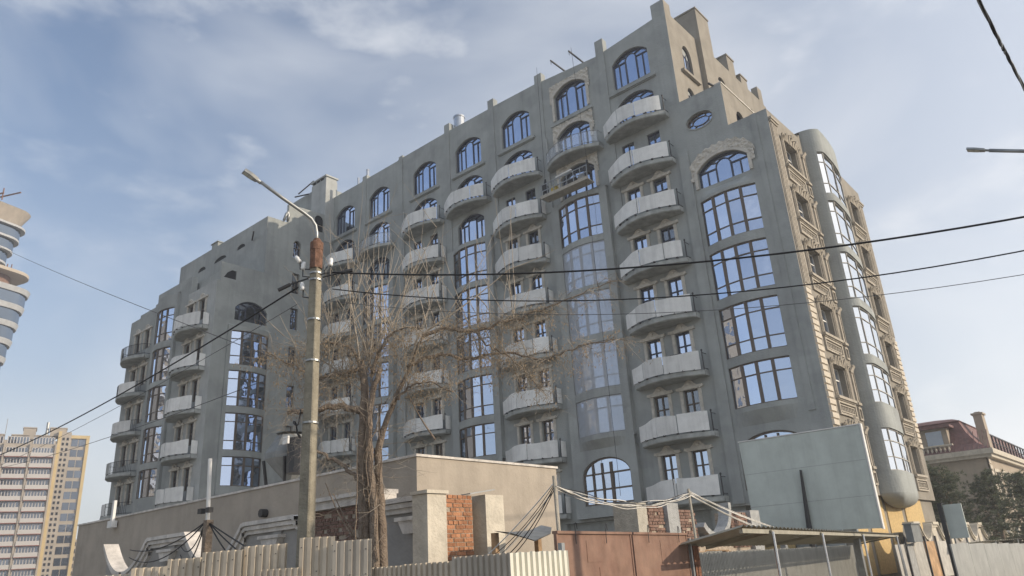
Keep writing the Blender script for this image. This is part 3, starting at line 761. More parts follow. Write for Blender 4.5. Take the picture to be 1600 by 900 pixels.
# ornate end wall
ENDX = -11.747
hz_ = []
EW = [(1.75, 3.55), (13.0, 14.55)]
ZS = [22.0 - 3.3 * k for k in range(6)]
for a, b in EW:
    for z_ in ZS: hz_.append(rect(a, b, z_, z_ + 1.62))
mb = MB(); wall(mb, [(0.012, 4.0), (16.2, 4.0), (16.2, 25.4), (12.0, 25.5), (4.9, 25.4), (4.7, 25.15), (0.012, 24.99)], hz_, .42, .45)
ENDM = right(ENDX, 0, 0)
add('end_wall', mb.mesh('end_wall', 'stucco_tan'), B, ENDM)
def mk_endornament(wd):
    mb = MB(); h = wd / 2
    for s in (-1, 1):
        for a, b, d in ((.10, .40, .07), (.16, .22, .11), (.28, .34, .11)):
            u0, u1 = sorted((s * (h + a), s * (h + b))); mb.box(u0, u1, -.05, 1.62, -.01, d)
        for q in range(4): # carved capital
            mb.bar((s * (h + .08 + q * .1), 1.60, .05), (s * (h + .16 + q * .1), 1.92 - .05 * (q % 2), .20), .10, .09)
    n = 12
    for q in range(n):
        t = q / (n - 1) * 2 - 1; x = t * (h + .3); y = 1.78 + .34 * (1 - t * t) + .06 * math.sin(q * 2.4)
        mb.bar((x, 1.66, .06), (x + .07 * math.sin(q), y, .22 + .06 * math.sin(q * 1.7)), .17, .12)
    for q in range(5):
        a = math.pi * q / 4; mb.bar((0, 1.95, .15), (.26 * math.cos(a), 2.0 + .26 * math.sin(a), .30), .10, .10)
    mb.box(-h - .45, h + .45, -.20, -.06, -.01, .20); mb.box(-h - .40, h + .40, -.26, -.20, -.01, .12)
    mb.ring(rect(-h - .40, h + .40, -1.0, -.30), rect(-h - .28, h + .28, -.90, -.40), -.01, .10)
    mb.ring(rect(-h - .22, h + .22, -.84, -.46), rect(-h - .14, h + .14, -.78, -.52), -.01, .06)
    for q in range(8): u = -h + .05 + q * (2 * h - .1) / 7; mb.box(u - .04, u + .04, -.74, -.56, -.01, .05)
    return mb.mesh('carved_surround', 'carving')
for a, b in EW:
    for z_ in ZS:
        Mw = right(ENDX, (a + b) / 2, z_)
        wo = small_window(B, Mw @ Matrix.Translation((0, 0, -.16)), b - a, 1.62, 'white_paint', 'glass', .62)
        add('carved_surround', cached(('eo', round(b - a, 2)), lambda: mk_endornament(b - a)), wo, Mw)
def mk_pil(z0, z1):
    mb = MB(); mb.box(-.42, .42, z0, z1, -.01, .05)
    for u in (-.30, -.10, .10, .30): mb.box(u - .055, u + .055, z0 + .2, z1 - .35, .05, .09)
    mb.box(-.5, .5, z1 - .25, z1 - .12, -.01, .12); mb.box(-.55, .55, z1 - .12, z1, -.01, .18)
    return mb.mesh('pilaster', 'carving')
for u in (.56, 15.65): add('pilaster', cached('pil', lambda: mk_pil(14.3, 24.45)), B, right(ENDX, u, 0))
def mk_q(wd):
    mb = MB(); h = .155; w2 = wd / 2
    vs = [(-w2, -h, 0), (w2, -h, 0), (w2, h, 0), (-w2, h, 0), (-w2 + .03, -h + .03, .09), (w2 - .03, -h + .03, .09), (w2 - .03, h - .03, .09), (-w2 + .03, h - .03, .09)]
    mb.add(vs, [(4, 5, 6, 7), (0, 1, 5, 4), (1, 2, 6, 5), (2, 3, 7, 6), (3, 0, 4, 7)]); return mb.mesh('quoin', 'quoin_plaster')
for k in range(21):
    z_ = 14.1 - k * .34; wd = .95 if k % 2 else .78
    for s, u in ((1, .03), (-1, 16.17)):
        add('quoin', cached(('q', wd), lambda: mk_q(wd)), B, right(ENDX, u + s * wd / 2, z_))
# narrow blind strip beside the round bay
for z_ in ZS:
    mb = MB(); mb.box(-.10, .10, -.05, 1.6, -.01, .08); mb.box(.14, .20, -.05, 1.6, -.01, .12)
    mb.bar((-.1, 1.6, .05), (.15, 1.95, .2), .2, .12); mb.bar((.2, 1.6, .05), (.05, 1.98, .2), .16, .1)
    mb.box(-.22, .30, -.2, -.06, -.01, .16); mb.ring(rect(-.2, .28, -1, -.3), rect(-.12, .2, -.9, -.4), -.01, .09)
    add('carved_strip', cached('cst', lambda: mb.mesh('carved_strip', 'carving')), B, right(ENDX, 4.62, z_))
# round bay on the end wall
def round_bay():
    a, b = 2.95, 1.15; yc = 8.1
    n = 24
    P = [(-2.25 - .7 * math.cos(R(90) * q / 10), 1.0 * math.sin(R(90) * q / 10)) for q in range(11)]
    P += [(-2.25 + 5.2 * math.sin(R(90) * q / 14), 1.0 * math.cos(R(90) * q / 14)) for q in range(1, 15)]
    wins = [(21.3, 24.1), (18.0, 20.8), (14.7, 17.5), (11.4, 14.2), (8.75, 10.9), (5.2, 7.4)]
    zs = sorted({4.1, 25.7, *[v for q in wins for v in q]})
    lo, hi = 5, 21
    mb = MB()
    for j in range(len(zs) - 1):
        zm = (zs[j] + zs[j + 1]) / 2; isw = any(p < zm < q for p, q in wins)
        for i in range(n):
            if isw and lo <= i < hi: continue
            mb.add([(P[i][0], zs[j], P[i][1]), (P[i + 1][0], zs[j], P[i + 1][1]), (P[i + 1][0], zs[j + 1], P[i + 1][1]), (P[i][0], zs[j + 1], P[i][1])], [(0, 1, 2, 3)])
    for p, q in wins:
        for i in range(lo, hi):
            for z_, fl in ((p, 1), (q, 0)):
                A_, B_ = P[i], P[i + 1]
                mb.add([(A_[0], z_, A_[1]), (B_[0], z_, B_[1]), (B_[0] * .97, z_, B_[1] - .2), (A_[0] * .97, z_, A_[1] - .2)], [(3, 2, 1, 0) if fl else (0, 1, 2, 3)])
        for i, fl in ((lo, 0), (hi, 1)):
            A_ = P[i]; mb.add([(A_[0], p, A_[1]), (A_[0], q, A_[1]), (A_[0] * .97, q, A_[1] - .2), (A_[0] * .97, p, A_[1] - .2)], [(0, 1, 2, 3) if fl else (3, 2, 1, 0)])
    for z_, fl in ((4.1, 1), (25.7, 0)):
        mb.add([(u, z_, w_) for u, w_ in P] + [(u, z_, -.3) for u, w_ in P], [((i, i + 1, n + 2 + i, n + 1 + i) if not fl else (n + 1 + i, n + 2 + i, i + 1, i)) for i in range(n)])
    # lower rounded apron
    Mb = right(ENDX, yc, 0)
    add('round_bay', mb.mesh('round_bay', 'stucco'), B, Mb)
    mb = MB()
    prof = [(4.1, 1.0), (3.98, .985), (3.85, .93), (3.72, .84), (3.6, .70), (3.5, .5), (3.44, .28), (3.42, .05)]
    for z0, k0 in prof: mb.v += [(P[i][0] * k0, z0, P[i][1] * k0) for i in range(n + 1)]
    for q in range(len(prof) - 1):
        for i in range(n): mb.f.append(((q + 1) * (n + 1) + i, (q + 1) * (n + 1) + i + 1, q * (n + 1) + i + 1, q * (n + 1) + i)); mb.m.append(0)
    add('bay_apron', mb.mesh('bay_apron', 'stucco', True), B, Mb)
    cs = [lo, lo + 4, lo + 8, lo + 12, hi]
    def pt(i): return (P[i][0] * .985, P[i][1] * .93 - .04)
    for p, q in wins:
        h = q - p; M2 = right(ENDX, yc, p)
        def mk():
            f = MB()
            for i in cs: f.bar((pt(i)[0], 0, pt(i)[1]), (pt(i)[0], h, pt(i)[1]), .07, .08)
            for i0, i1 in zip(cs, cs[1:]):
                for v in (.03, .7, h - .66, h - .03): f.bar((pt(i0)[0], v, pt(i0)[1]), (pt(i1)[0], v, pt(i1)[1]), .07, .045, up=(0, 1, 0))
            return f.mesh('window_frame', 'sheet_pale')
        wo = add('window', cached(('rb', round(h, 2)), mk), B, M2)
        for i0, i1 in zip(cs, cs[1:]):
            a_, b_ = pt(i0), pt(i1)
            for v0, v1 in ((0, .7), (.7, h - .66), (h - .66, h)):
                e = random.gauss(0, .006)
                q_ = MB(); q_.add([(a_[0], v0, a_[1] + e), (b_[0], v0, b_[1] - e), (b_[0], v1, b_[1] - e), (a_[0], v1, a_[1] + e)], [(0, 1, 2, 3)])
                PANES[0] += 1; add('pane', q_.mesh('pane', 'glass_clear'), wo, M2)
round_bay()
# chipboard on the end wall's ground storey
mb = MB(); mb.box(-12.5, -11.95, 0.3, 16.0, 0, 4.05); add('ground_wall', mb.mesh('ground_wall', 'stucco_tan'), B)
for a, b in ((.6, 2.4), (3.0, 5.6), (6.2, 8.9), (9.6, 13.2)):
    mb = MB(); mb.box(a, b, .3, 4.0, 0, .05); add('chipboard_sheet', mb.mesh('chipboard_sheet', 'osb'), B, right(-11.95, 0, 0))
mb = MB(); mb.box(-11.98, -11.75, .1, 16.1, 4.0, 4.02)

# ---- left wing
WF = -10.6
floorsW = [FL[r_] - .3 for r_ in range(9)]
EC, FC, BC = -55.43, -65.4, -60.9
hE = []
for c in (EC, FC):
    for r_ in range(3, 9):
        for s in (-.95, .95):
            t = floorsW[r_] + 2.49; hE.append((c + s, t))
mb = MB()
wall(mb, [(-68.25, 0), (-57.05, 0), (-57.05, 25.95), (-63.1, 26.0), (-63.1, 24.75), (-68.25, 24.7)], [rect(u - .45, u + .45, t - 1.7, t) for u, t in hE if u < -57], .3, .5)
add('wing_wall', mb.mesh('wing_wall', 'stucco'), B, front(0, WF, 0))
mb = MB()
wall(mb, [(-57.05, 0), (-52.5, 0), (-52.5, 24.3), (-57.05, 24.3)], [rect(u - .45, u + .45, t - 1.7, t) for u, t in hE if u > -57], .3, .5)
add('wing_panel_wall', mb.mesh('wing_panel_wall', 'stucco_light'), B, front(0, WF - .13, 0))
for u, t in hE:
    Mw = front(u, WF - (.13 if u > -57 else 0), t - 1.6)
    wo = small_window(B, Mw, gm='glass_dark', fmat='frame_brown'); add('window_surround', sur, wo, Mw)
for r_ in range(3, 9):
    balcony(B, front(EC, WF - .13, floorsW[r_]), 'sheet', r_ + 1, True)
    balcony(B, front(FC - .3, WF, floorsW[r_]), 'rail', r_)
winsW = [(20.95, 23.85), (17.6, 20.4), (14.35, 17.15), (11.05, 13.85), (8.4, 10.55)]
bow(B, front(BC, WF, 0), 2.05, 1.62, .42, .22, winsW, 1.0, 25.0)
mb = MB()
mb.box(-68.2, -52.75, -10.1, 0.4, 0, 24.0); mb.box(-68.2, -52.75, -9.9, .4, 24, 25.6); mb.box(-68.1, -52.75, -6.2, .4, 25.6, 30.8); mb.box(-58.3, -52.75, -.5, 4, 30.8, 36.3)
add('wing_core', mb.mesh('wing_core', 'stucco'), B)
def seg(c, hw, z, h, n=10): return [(c - hw, z), (c + hw, z)] + [(c + hw * math.cos(math.pi * i / n), z + h * math.sin(math.pi * i / n)) for i in range(1, n)]
EB = [(-63.7, .75), (-60.3, 1.1), (-56.7, .72)]
mb = MB(); wall(mb, [(-68.15, 24.0), (-52.5, 24.0), (-52.5, 31.15), (-68.15, 31.27)], [seg(c, hw, 29.5, .42) for c, hw in EB], .3, .5)
add('attic_wall', mb.mesh('attic_wall', 'stucco'), B, front(0, -6.7, 0))
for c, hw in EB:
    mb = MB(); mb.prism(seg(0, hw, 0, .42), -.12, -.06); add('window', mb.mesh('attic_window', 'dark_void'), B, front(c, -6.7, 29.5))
mb = MB(); mb.box(-62.3, -61.2, -6.6, -5.6, 31.2, 31.75); mb.box(-62.4, -61.1, -6.7, -5.5, 31.75, 31.83); add('roof_vent', mb.mesh('roof_vent', 'stucco'), B)
# side wall of the wing, facing right
SX = -52.497
big = [(-9.05, -6.2)]
nar = [(28.05, 29.7, True), (24.75, 26.6, False), (21.5, 23.4, False), (18.2, 20.0, False), (14.9, 16.7, False), (11.6, 13.4, False)]
hs = [arch(-7.62, 1.42, 21.3, 22.35, 23.05), rect(-4.05, -3.35, 24.75, 26.6)]
hs = [arch(-7.62, 1.42, 21.3, 22.35, 23.05), arch(-1.55, .45, 31.3, 32.45, 32.9), [(-10.2, 24.62), (-9.15, 24.62), (-9.15, 25.35), (-9.5, 25.38), (-9.9, 25.1)]]
for z0, z1, ar in nar: hs.append(arch(-3.7, .36, z0, z1 - .36, z1) if ar else rect(-4.06, -3.34, z0, z1))
mb = MB(); wall(mb, [(-10.715, 0), (0.0, 0), (0.0, 34.5), (-.4, 33.2), (-4.7, 33.0), (-4.7, 31.17), (-6.68, 31.15), (-6.68, 25.9), (-10.45, 25.9), (-10.45, 24.29), (-10.715, 24.29)], hs, .32, .3)
add('wing_side_wall', mb.mesh('wing_side_wall', 'stucco'), B, right(SX, 0, 0))
arch_window(B, right(SX, -7.62, 21.3), 1.42, 1.05, 1.75, gm='glass_dark')
for (z0, z1, ar) in nar:
    mb = MB(); h = z1 - z0; mb.ring(rect(-.36, .36, 0, h), rect(-.30, .30, .06, h - .06), -.26, -.18); mb.bar((-.36, h * .6, -.22), (.36, h * .6, -.22), .06, .07, up=(0, 1, 0))
    if random.random() < .6: mb.bar((.05, 0, -.22), (.05, h * .6, -.22), .05, .06)
    wo = add('window', mb.mesh('window_frame', 'frame_brown'), B, right(SX, -3.7, z0)); pane(rect(-.36, .36, 0, h), wo, right(SX, -3.7, z0), -.24, 'glass_dark', .02)
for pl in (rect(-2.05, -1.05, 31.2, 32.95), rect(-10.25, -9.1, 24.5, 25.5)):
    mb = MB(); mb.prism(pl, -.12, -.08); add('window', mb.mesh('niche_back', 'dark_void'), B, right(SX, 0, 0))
bow(B, right(SX, -7.65, 0), 1.9, 1.60, .40, .17, [(17.6, 20.35), (14.35, 17.15), (11.05, 13.85), (8.45, 10.6)], 7.9, 20.75)
mb = MB(); mb.box(-58.4, -52.5, -.94, -.5, 30.5, 36.5); add('stair_tower_wall', mb.mesh('stair_tower_wall', 'stucco'), B)
mb = MB(); mb.box(-54.75, -52.46, -.97, .3, 30.5, 37.0); mb.box(-54.7, -52.5, -.92, .25, 37.0, 37.25); mb.box(-54.85, -52.38, -1.05, .38, 37.25, 37.4)
add('chimney', mb.mesh('chimney', 'stucco_light'), B)
for x in (-54.3, -53.7, -53.1):
    mb = MB(); mb.box(x - .2, x + .2, -.99, -.9, 37.02, 37.23); add('chimney_slot', mb.mesh('chimney_slot', 'dark_void'), B)
# roof things that belong to the building
def cyl(x, y, z0, z1, r, m, name, n=20):
    mb = MB(); mb.tube([(x, y, z0), (x, y, z1 - .15)], r, n); mb.tube([(x, y, z1 - .15), (x, y, z1)], r * 1.08, n)
    return add(name, mb.mesh(name, m, False), B)
cyl(-36.6, .9, 34.3, 36.9, .46, 'steel', 'vent_pipe'); cyl(-50.4, 1.2, 34.4, 37.0, .11, 'steel', 'vent_pipe', 8); cyl(-49.0, 1.2, 34.4, 37.3, .15, 'steel', 'vent_pipe', 8)
for x, z_ in ((-25.2, 34.95), (-23.6, 34.85)):
    mb = MB(); mb.bar((x, 1.5, z_), (x - .05, -1.35, z_ + .12), .08, .10); mb.bar((x - .05, -1.3, z_ + .12), (x - .05, -1.3, z_ - .2), .03, .03)
    add('outrigger_beam', mb.mesh('outrigger_beam', 'metal_dark'), B)
for (a, b) in (((-14.55, -.5, 27.9), (-14.55, .6, 28.15)), ((-56.2, -1.5, 36.6), (-55.2, -.5, 38.0)), ((-56.6, -1.6, 36.4), (-54.9, -1.2, 36.2)), ((-54.7, -6.8, 29.6), (-53.6, -7.3, 29.9))):
    mb = MB(); mb.tube([a, b], .07, 6); add('roof_pipe', mb.mesh('roof_pipe', 'metal_dark'), B)
mb = MB(); mb.tube([(-52.4, -5.2, 31.2), (-52.4, -5.0, 31.9), (-52.4, -4.85, 32.2), (-52.4, -4.75, 31.8), (-52.4, -4.85, 31.3)], .13, 8); add('roof_pipe', mb.mesh('roof_pipe', 'metal_grey', True), B)
for x in (-27.12, -42.5, -47.4):
    mb = MB(); mb.tube([(x, -.12, 4.5), (x, -.12, 30.0)], .05, 6); add('downpipe', mb.mesh('downpipe', 'stucco_light'), B)
print('panes', PANES[0])

# ================================================================ far buildings on the left
# --- pale apartment slab with a yellow stair strip
def residential():
    P0 = Vector((-235.6, 46.6)); d = Vector((-6.4, -20.9)).normalized()     # right edge, running left in the picture
    t = thing('apartment_tower', 'tall pale apartment tower with white balconies and a yellow stairwell strip', 'building', (P0.x, P0.y, 0))
    M = frame_dir(P0.x + d.x * 46, P0.y + d.y * 46, 0, -d.x, -d.y)          # u runs 0..46 towards the right edge
    mb = MB(); mb.box(0, 38.2, 0, 43.4, -14, 0); mb.box(38.2, 41.4, 0, 46.0, -14, .3); mb.box(41.4, 46, 0, 44.6, -14, -.4)
    add('wall', mb.mesh('wall', 'tower_pale'), t, M)
    mb = MB(); mb.box(38.15, 38.95, 0, 46.2, -13.9, .42); mb.box(45.3, 46.1, 0, 45.2, -13.9, .20); mb.box(41.35, 46.1, 44.3, 45.2, -13.9, .15)
    add('yellow_strip', mb.mesh('yellow_strip', 'tower_yellow'), t, M)
    mb = MB(); mb.box(0, .55, 0, .75, 0, .05); wm = mb.mesh('stair_window', 'dark_void')
    BWd = 6.1
    def mk_bal():
        b = MB(); b.box(.1, BWd - .5, -.15, .05, 0, 1.3, 0); b.box(.15, BWd - .55, .05, .95, 1.20, 1.3, 0); b.box(.1, BWd - .5, -.30, -.16, .01, 1.32, 1)
        return b.mesh('balcony', ['tower_balcony', 'tower_red'])
    def mk_wb():
        b = MB(); b.box(.25, BWd - .6, .6, 2.45, .02, .07); return b.mesh('window', 'glass_dark')
    def mk_fr():
        b = MB()
        for k in range(8): b.box(.2 + k * .72, .42 + k * .72, .55, 2.5, .07, .12)
        b.box(.2, BWd - .55, 2.35, 2.52, .07, .12); return b.mesh('window_frame', 'tower_balcony')
    for k in range(15):
        z_ = .6 + k * 2.95
        for i in range(5):
            Mb = M @ Matrix.Translation((7.6 + i * BWd, z_, 0))
            if k < 14:
                add('balcony', cached('rb_b', mk_bal), t, Mb)
            wn = add('window', cached('rb_w', mk_wb), t, Mb); add('window_frame', cached('rb_f', mk_fr), wn, Mb)
        for j in range(2):
            for q in range(2): add('stair_window', wm, t, M @ Matrix.Translation((39.25 + q * 1.05, z_ + .3 + j * 1.45, .3)))
        for q in range(2):
            b = MB(); b.box(0, 1.65, 0, 2.0, 0, .05)
            add('window', cached('rb_d', lambda: b.mesh('window', 'glass_dark')), t, M @ Matrix.Translation((41.6 + q * 1.85, z_ + .2, -.4)))
    for i in range(6):
        b = MB(); b.box(-.22, .22, 0, 42.4, 0, 1.0); add('fin', b.mesh('fin', 'tower_pale'), t, M @ Matrix.Translation((7.45 + i * BWd, 0, 0)))
    for (a, b_, z0, z1) in ((9, 13, 43.4, 44.9), (15, 19, 43.4, 44.9), (21, 25, 43.4, 44.9), (27, 31, 43.4, 44.9), (32.5, 36.5, 43.4, 44.9), (29.5, 32.5, 43.5, 47.0), (36, 40, 45, 47.2)):
        b = MB(); b.box(a, b_, z0, z1, -6, -1.0); b.box(a - .2, b_ + .2, z1, z1 + .25, -6.2, -.8); add('roof_box', b.mesh('roof_box', 'tower_pale'), t, M)
    b = MB(); b.tube([(25.2, 43.4, -4), (25.2, 50, -4)], .10, 5); add('mast', b.mesh('mast', 'metal_grey'), t, M)
    b = MB(); b.tube([(35.2, 45, -2), (35.2, 49, -2)], .4, 8); add('antenna', b.mesh('antenna', 'metal_grey'), t, M)
residential()
# --- second, lower one just left of the grey building
t = thing('apartment_tower', 'distant lower yellow tower with small square windows beside the grey building', 'building', (-243, 55, 0))
M = frame_dir(-246.0, 46.0, 0, 5.0, 16.3)
mb = MB(); mb.box(0, 16, 0, 17.0, -12, 0); add('wall', mb.mesh('wall', 'tower_pale'), t, M)
mb = MB(); mb.box(6, 8.2, 0, 17.6, -11, .2); add('yellow_strip', mb.mesh('yellow_strip', 'tower_yellow'), t, M)
mb = MB(); mb.box(0, .9, 0, 1.0, 0, .05); wm = mb.mesh('stair_window', 'dark_void')
for k in range(8):
    for q in range(2): add('stair_window', wm, t, M @ Matrix.Translation((8.9 + q * 2.0, 1.2 + k * 2.0, 0)))
    b = MB(); b.box(0, 3.4, 0, 1.1, 0, .1)
    for x in (1.0, 13.0): add('window', cached('t2w', lambda: b.mesh('window', 'glass_dark')), t, M @ Matrix.Translation((x, 1.2 + k * 2.0, 0)))
# --- glass tower under construction
t = thing('glass_tower', 'unfinished round-cornered glass tower with white ring slabs at the far left', 'building', (-156, -9, 0))
def rr(a, b, r_, n=6):
    P = []
    for (cx, cy, a0) in ((a - r_, b - r_, 0), (-a + r_, b - r_, 90), (-a + r_, -b + r_, 180), (a - r_, -b + r_, 270)):
        for i in range(n + 1):
            an = R(a0 + 90 * i / n); P.append((cx + r_ * math.cos(an), cy + r_ * math.sin(an)))
    return P
MT = Matrix.Translation((-157, -10.5, 0)) @ Matrix.Rotation(R(17), 4, 'Z')
def ringm(a, b, r_, z0, z1, m, name, parent=t, bev=0.0):
    mb = MB(); P = rr(a, b, r_); n = len(P); P2 = [(x * (1 - bev), y * (1 - bev)) for x, y in P]
    vs = [(x, y, z0) for x, y in P2] + [(x, y, z1) for x, y in P]
    fs = [(i, (i + 1) % n, n + (i + 1) % n, n + i) for i in range(n)] + [tuple(range(n - 1, -1, -1)), tuple(range(n, 2 * n))]
    mb.add(vs, fs); return add(name, mb.mesh(name, m), parent, MT)
for k in range(14):
    z1 = 54.6 - 3.15 * k
    q = .34 * k
    ringm(11.6 - q, 11.6 - q, 4.0, z1 - .95, z1, 'ring_metal', 'ring_slab', bev=.02)
    ringm(11.1 - q, 11.1 - q, 3.8, z1 - 3.1, z1 - .9, 'glass_tower', 'glass_band')
ringm(8.8, 8.8, 3.0, 54.6, 57.3, 'brick_dull', 'open_storey'); ringm(11.0, 11.0, 3.6, 57.3, 57.9, 'tower_pale', 'ring_slab')
for k in range(4):
    ringm(7.4 + .5 * k, 7.4 + .5 * k, 3.0, 57.9 + k * 2.3, 59.8 + k * 2.3, 'glass_tower', 'glass_band'); ringm(8.0 + .5 * k, 8.0 + .5 * k, 3.2, 59.8 + k * 2.3, 60.2 + k * 2.3, 'ring_metal', 'ring_slab')
ringm(9.8, 9.8, 3.2, 67.0, 70.3, 'wall_beige', 'roof_drum', bev=.16)
mb = MB()
for k in range(12):
    a = R(-60 + 14 * k); mb.tube([(10.6 * math.cos(a), 10.6 * math.sin(a), 54.0), (10.8 * math.cos(a), 10.8 * math.sin(a), 58.5 + (k % 3))], .09, 4)
add('formwork_post', mb.mesh('formwork', 'rust'), t, MT, kind='stuff')
mb = MB(); mb.bar((6, 2, 71.2), (14.5, 3, 71.0), .2, .2); mb.bar((6, 0, 70.6), (13, 1, 70.4), .2, .2); mb.bar((11, 2, 70), (11, 2, 72.4), .15, .15)
add('crane_jib', mb.mesh('crane_jib', 'rust'), t, MT)

# ================================================================ house with the red roof
t = thing('house', 'beige house with a red mansard roof, chimney and balustrade behind the pines', 'house', (-14, 40, 0))
FRh = front(0, 33, 0); RTh = right(-11, 0, 0)
mb = MB(); wall(mb, [(-20, 0), (-11, 0), (-11, 7.9), (-20, 7.9)], [rect(-15.6, -14.5, 4.3, 6.0), rect(-18.4, -17.2, 4.3, 6.0)], .2, .1); add('wall', mb.mesh('wall', 'house_wall'), t, FRh)
hw_ = [rect(34.6 + k * 3.2, 36.0 + k * 3.2, 4.2, 6.6) for k in range(7)]
mb = MB(); wall(mb, [(33, 0), (62, 0), (62, 7.9), (33, 7.9)], hw_, .3, .1); add('wall', mb.mesh('wall', 'house_wall'), t, RTh)
mb = MB(); mb.box(-19.9, -11.4, 33.4, 61, 0, 7.8); add('house_core', mb.mesh('house_core', 'house_wall'), t)
for k in range(7):
    Mw = right(-11, 35.3 + k * 3.2, 4.2); wo = small_window(t, Mw, 1.4, 2.4, 'white_paint', 'glass_dark')
    mb = MB(); mb.ring(rect(-.95, .95, -.25, 2.65), rect(-.71, .71, -.02, 2.41), -.02, .08); add('window_surround', cached('hs', lambda: mb.mesh('window_surround', 'pier_white')), wo, Mw)
for x in (-15.05, -17.8): small_window(t, front(x, 33, 4.3), 1.1, 1.7, 'white_paint', 'glass_dark')
for k in range(9):
    mb = MB(); mb.box(0, .9 if k % 2 else .7, -.2, .2, 0, .06); add('quoin', mb.mesh('quoin', 'quoin_plaster'), t, right(-11, 33.02, 3.4 + k * .5))
mb = MB(); mb.box(-20.5, -10.4, 32.4, 62.5, 7.9, 8.3); mb.box(-20.3, -10.6, 32.6, 62.3, 7.65, 7.9); add('eaves', mb.mesh('eaves', 'pier_white'), t)
def mansard():
    mb = MB(); x0, x1, y0, y1 = -20.6, -10.5, 32.5, 62.5
    lv = [(8.3, 0.0), (8.9, 1.0), (9.9, 1.7), (10.9, 2.1), (11.0, 2.0), (11.25, 2.6), (11.55, 4.2)]
    for (za, ia), (zb_, ib) in zip(lv, lv[1:]):
        a = [(x0 + ia, y0 + ia, za), (x1 - ia, y0 + ia, za), (x1 - ia, y1 - ia, za), (x0 + ia, y1 - ia, za)]
        b = [(x0 + ib, y0 + ib, zb_), (x1 - ib, y0 + ib, zb_), (x1 - ib, y1 - ib, zb_), (x0 + ib, y1 - ib, zb_)]
        mb.add(a + b, [(i, (i + 1) % 4, 4 + (i + 1) % 4, 4 + i) for i in range(4)])
    mb.add([(x0 + 4.2, y0 + 4.2, 11.55), (x1 - 4.2, y0 + 4.2, 11.55), (x1 - 4.2, y1 - 4.2, 11.55), (x0 + 4.2, y1 - 4.2, 11.55)], [(0, 1, 2, 3)])
    ro = add('roof', mb.mesh('roof', 'roof_red'), t)
    for k in range(30):
        mb = MB(); x = x0 + .3 + k * .33; mb.bar((x, y0, 8.33), (x, y0 + 1.02, 8.95), .04, .05); mb.bar((x, y0 + 1.0, 8.93), (x, y0 + 1.7, 9.93), .04, .05); add('roof_seam', mb.mesh('roof_seam', 'roof_red'), ro)
    # dormer loggia with a balustrade
    mb = MB(); mb.box(-17.6, -13.4, 33.2, 35.5, 8.3, 10.4); add('dormer_wall', mb.mesh('dormer_wall', 'house_wall'), ro)
    mb = MB(); mb.box(-18.0, -13.0, 32.7, 36, 10.4, 10.6); add('dormer_roof', mb.mesh('dormer_roof', 'roof_red'), ro)
    for x in (-16.3, -14.4): add('window', cached('dw', lambda: MB().box(-.6, .6, -.04, .02, 0, 1.3).mesh('window', 'glass')), ro, T(x, 33.18, 8.9))
    def bal():
        m = MB(); m.tube([(0, 0, 0), (0, 0, .12), (0, 0, .25), (0, 0, .42), (0, 0, .55)], [.09, .05, .10, .05, .08], 7); return m.mesh('baluster', 'quoin_plaster')
    for k in range(14): add('baluster', cached('bal', bal), ro, T(-17.6 + k * .32, 32.75, 8.35))
    add('balustrade_rail', MB().box(-17.9, -13.1, 32.62, 32.88, 8.9, 9.02).mesh('balustrade_rail', 'quoin_plaster'), ro)
    mb = MB(); mb.box(-11.75, -11.1, 36.4, 37.6, 8.4, 11.5); mb.box(-11.87, -10.98, 36.28, 37.72, 11.5, 11.64); mb.box(-11.65, -11.2, 36.6, 37.4, 11.64, 11.75)
    add('chimney', mb.mesh('chimney', 'house_wall'), ro)
    for k in range(16):
        y = 36.5 + k * 1.6; add('railing_post', cached('hrp', lambda: MB().box(-.06, .06, -.06, .06, 0, 1.3).mesh('railing_post', 'metal_dark')), ro, T(-11.3, y, 8.7))
    mb = MB(); mb.bar((-11.3, 36.4, 10.0), (-11.3, 61, 10.0), .10, .10); mb.bar((-11.3, 36.4, 9.4), (-11.3, 61, 9.4), .06, .06); add('roof_railing', mb.mesh('roof_railing', 'metal_dark'), ro)
mansard()
# ================================================================ pines
def pine(x, y, h, rad, label, seed):
    rnd = random.Random(seed); t = thing('pine_tree', label, 'tree', (x, y, 0), 'pines in front of the red-roofed house')
    tr = MB(); tr.tube([(x, y, 0), (x + .1, y, h * .5), (x, y + .1, h * .95)], [.16, .11, .03], 7)
    cr_ = MB()
    nb = 95
    for k in range(nb):
        z_ = h * (.10 + .88 * (k / nb)); L_ = rad * (1.05 - .60 * (k / nb) ** 1.5) * rnd.uniform(.5, 1.1); a = rnd.uniform(0, 6.283)
        p0 = Vector((x, y, z_)); d = Vector((math.cos(a), math.sin(a), rnd.uniform(.05, .35)))
        p1 = p0 + d * L_; tr.tube([p0, p0 + d * L_ * .5 + Vector((0, 0, -.05)), p1], [.035, .02, .008], 4, cap=False)
        for q in range(12):
            c = p0 + d * L_ * rnd.uniform(.3, 1.05) + Vector((rnd.gauss(0, .13), rnd.gauss(0, .13), rnd.gauss(.03, .11)))
            for s in range(14):
                v = Vector((rnd.gauss(0, 1), rnd.gauss(0, 1), rnd.gauss(.45, .8))).normalized() * rnd.uniform(.14, .26)
                o = v.orthogonal().normalized() * .022
                cr_.add([c - o, c + o, c + v], [(0, 1, 2)])
    add('trunk', tr.mesh('trunk', 'bark'), t); add('crown', cr_.mesh('crown', 'pine'), t)
pine(-11.6, 19.0, 6.2, 2.7, 'bushy dark pine below the dormer balustrade of the red-roofed house', 1)
pine(-9.6, 21.5, 5.6, 2.3, 'smaller pine in front of the beige house corner', 2)
pine(-7.9, 24.0, 5.6, 1.7, 'pine at the right edge of the picture before lit house windows', 3)
pine(-13.2, 24.0, 5.2, 1.9, 'dark pine pressed against the ornate end of the grey building', 4)

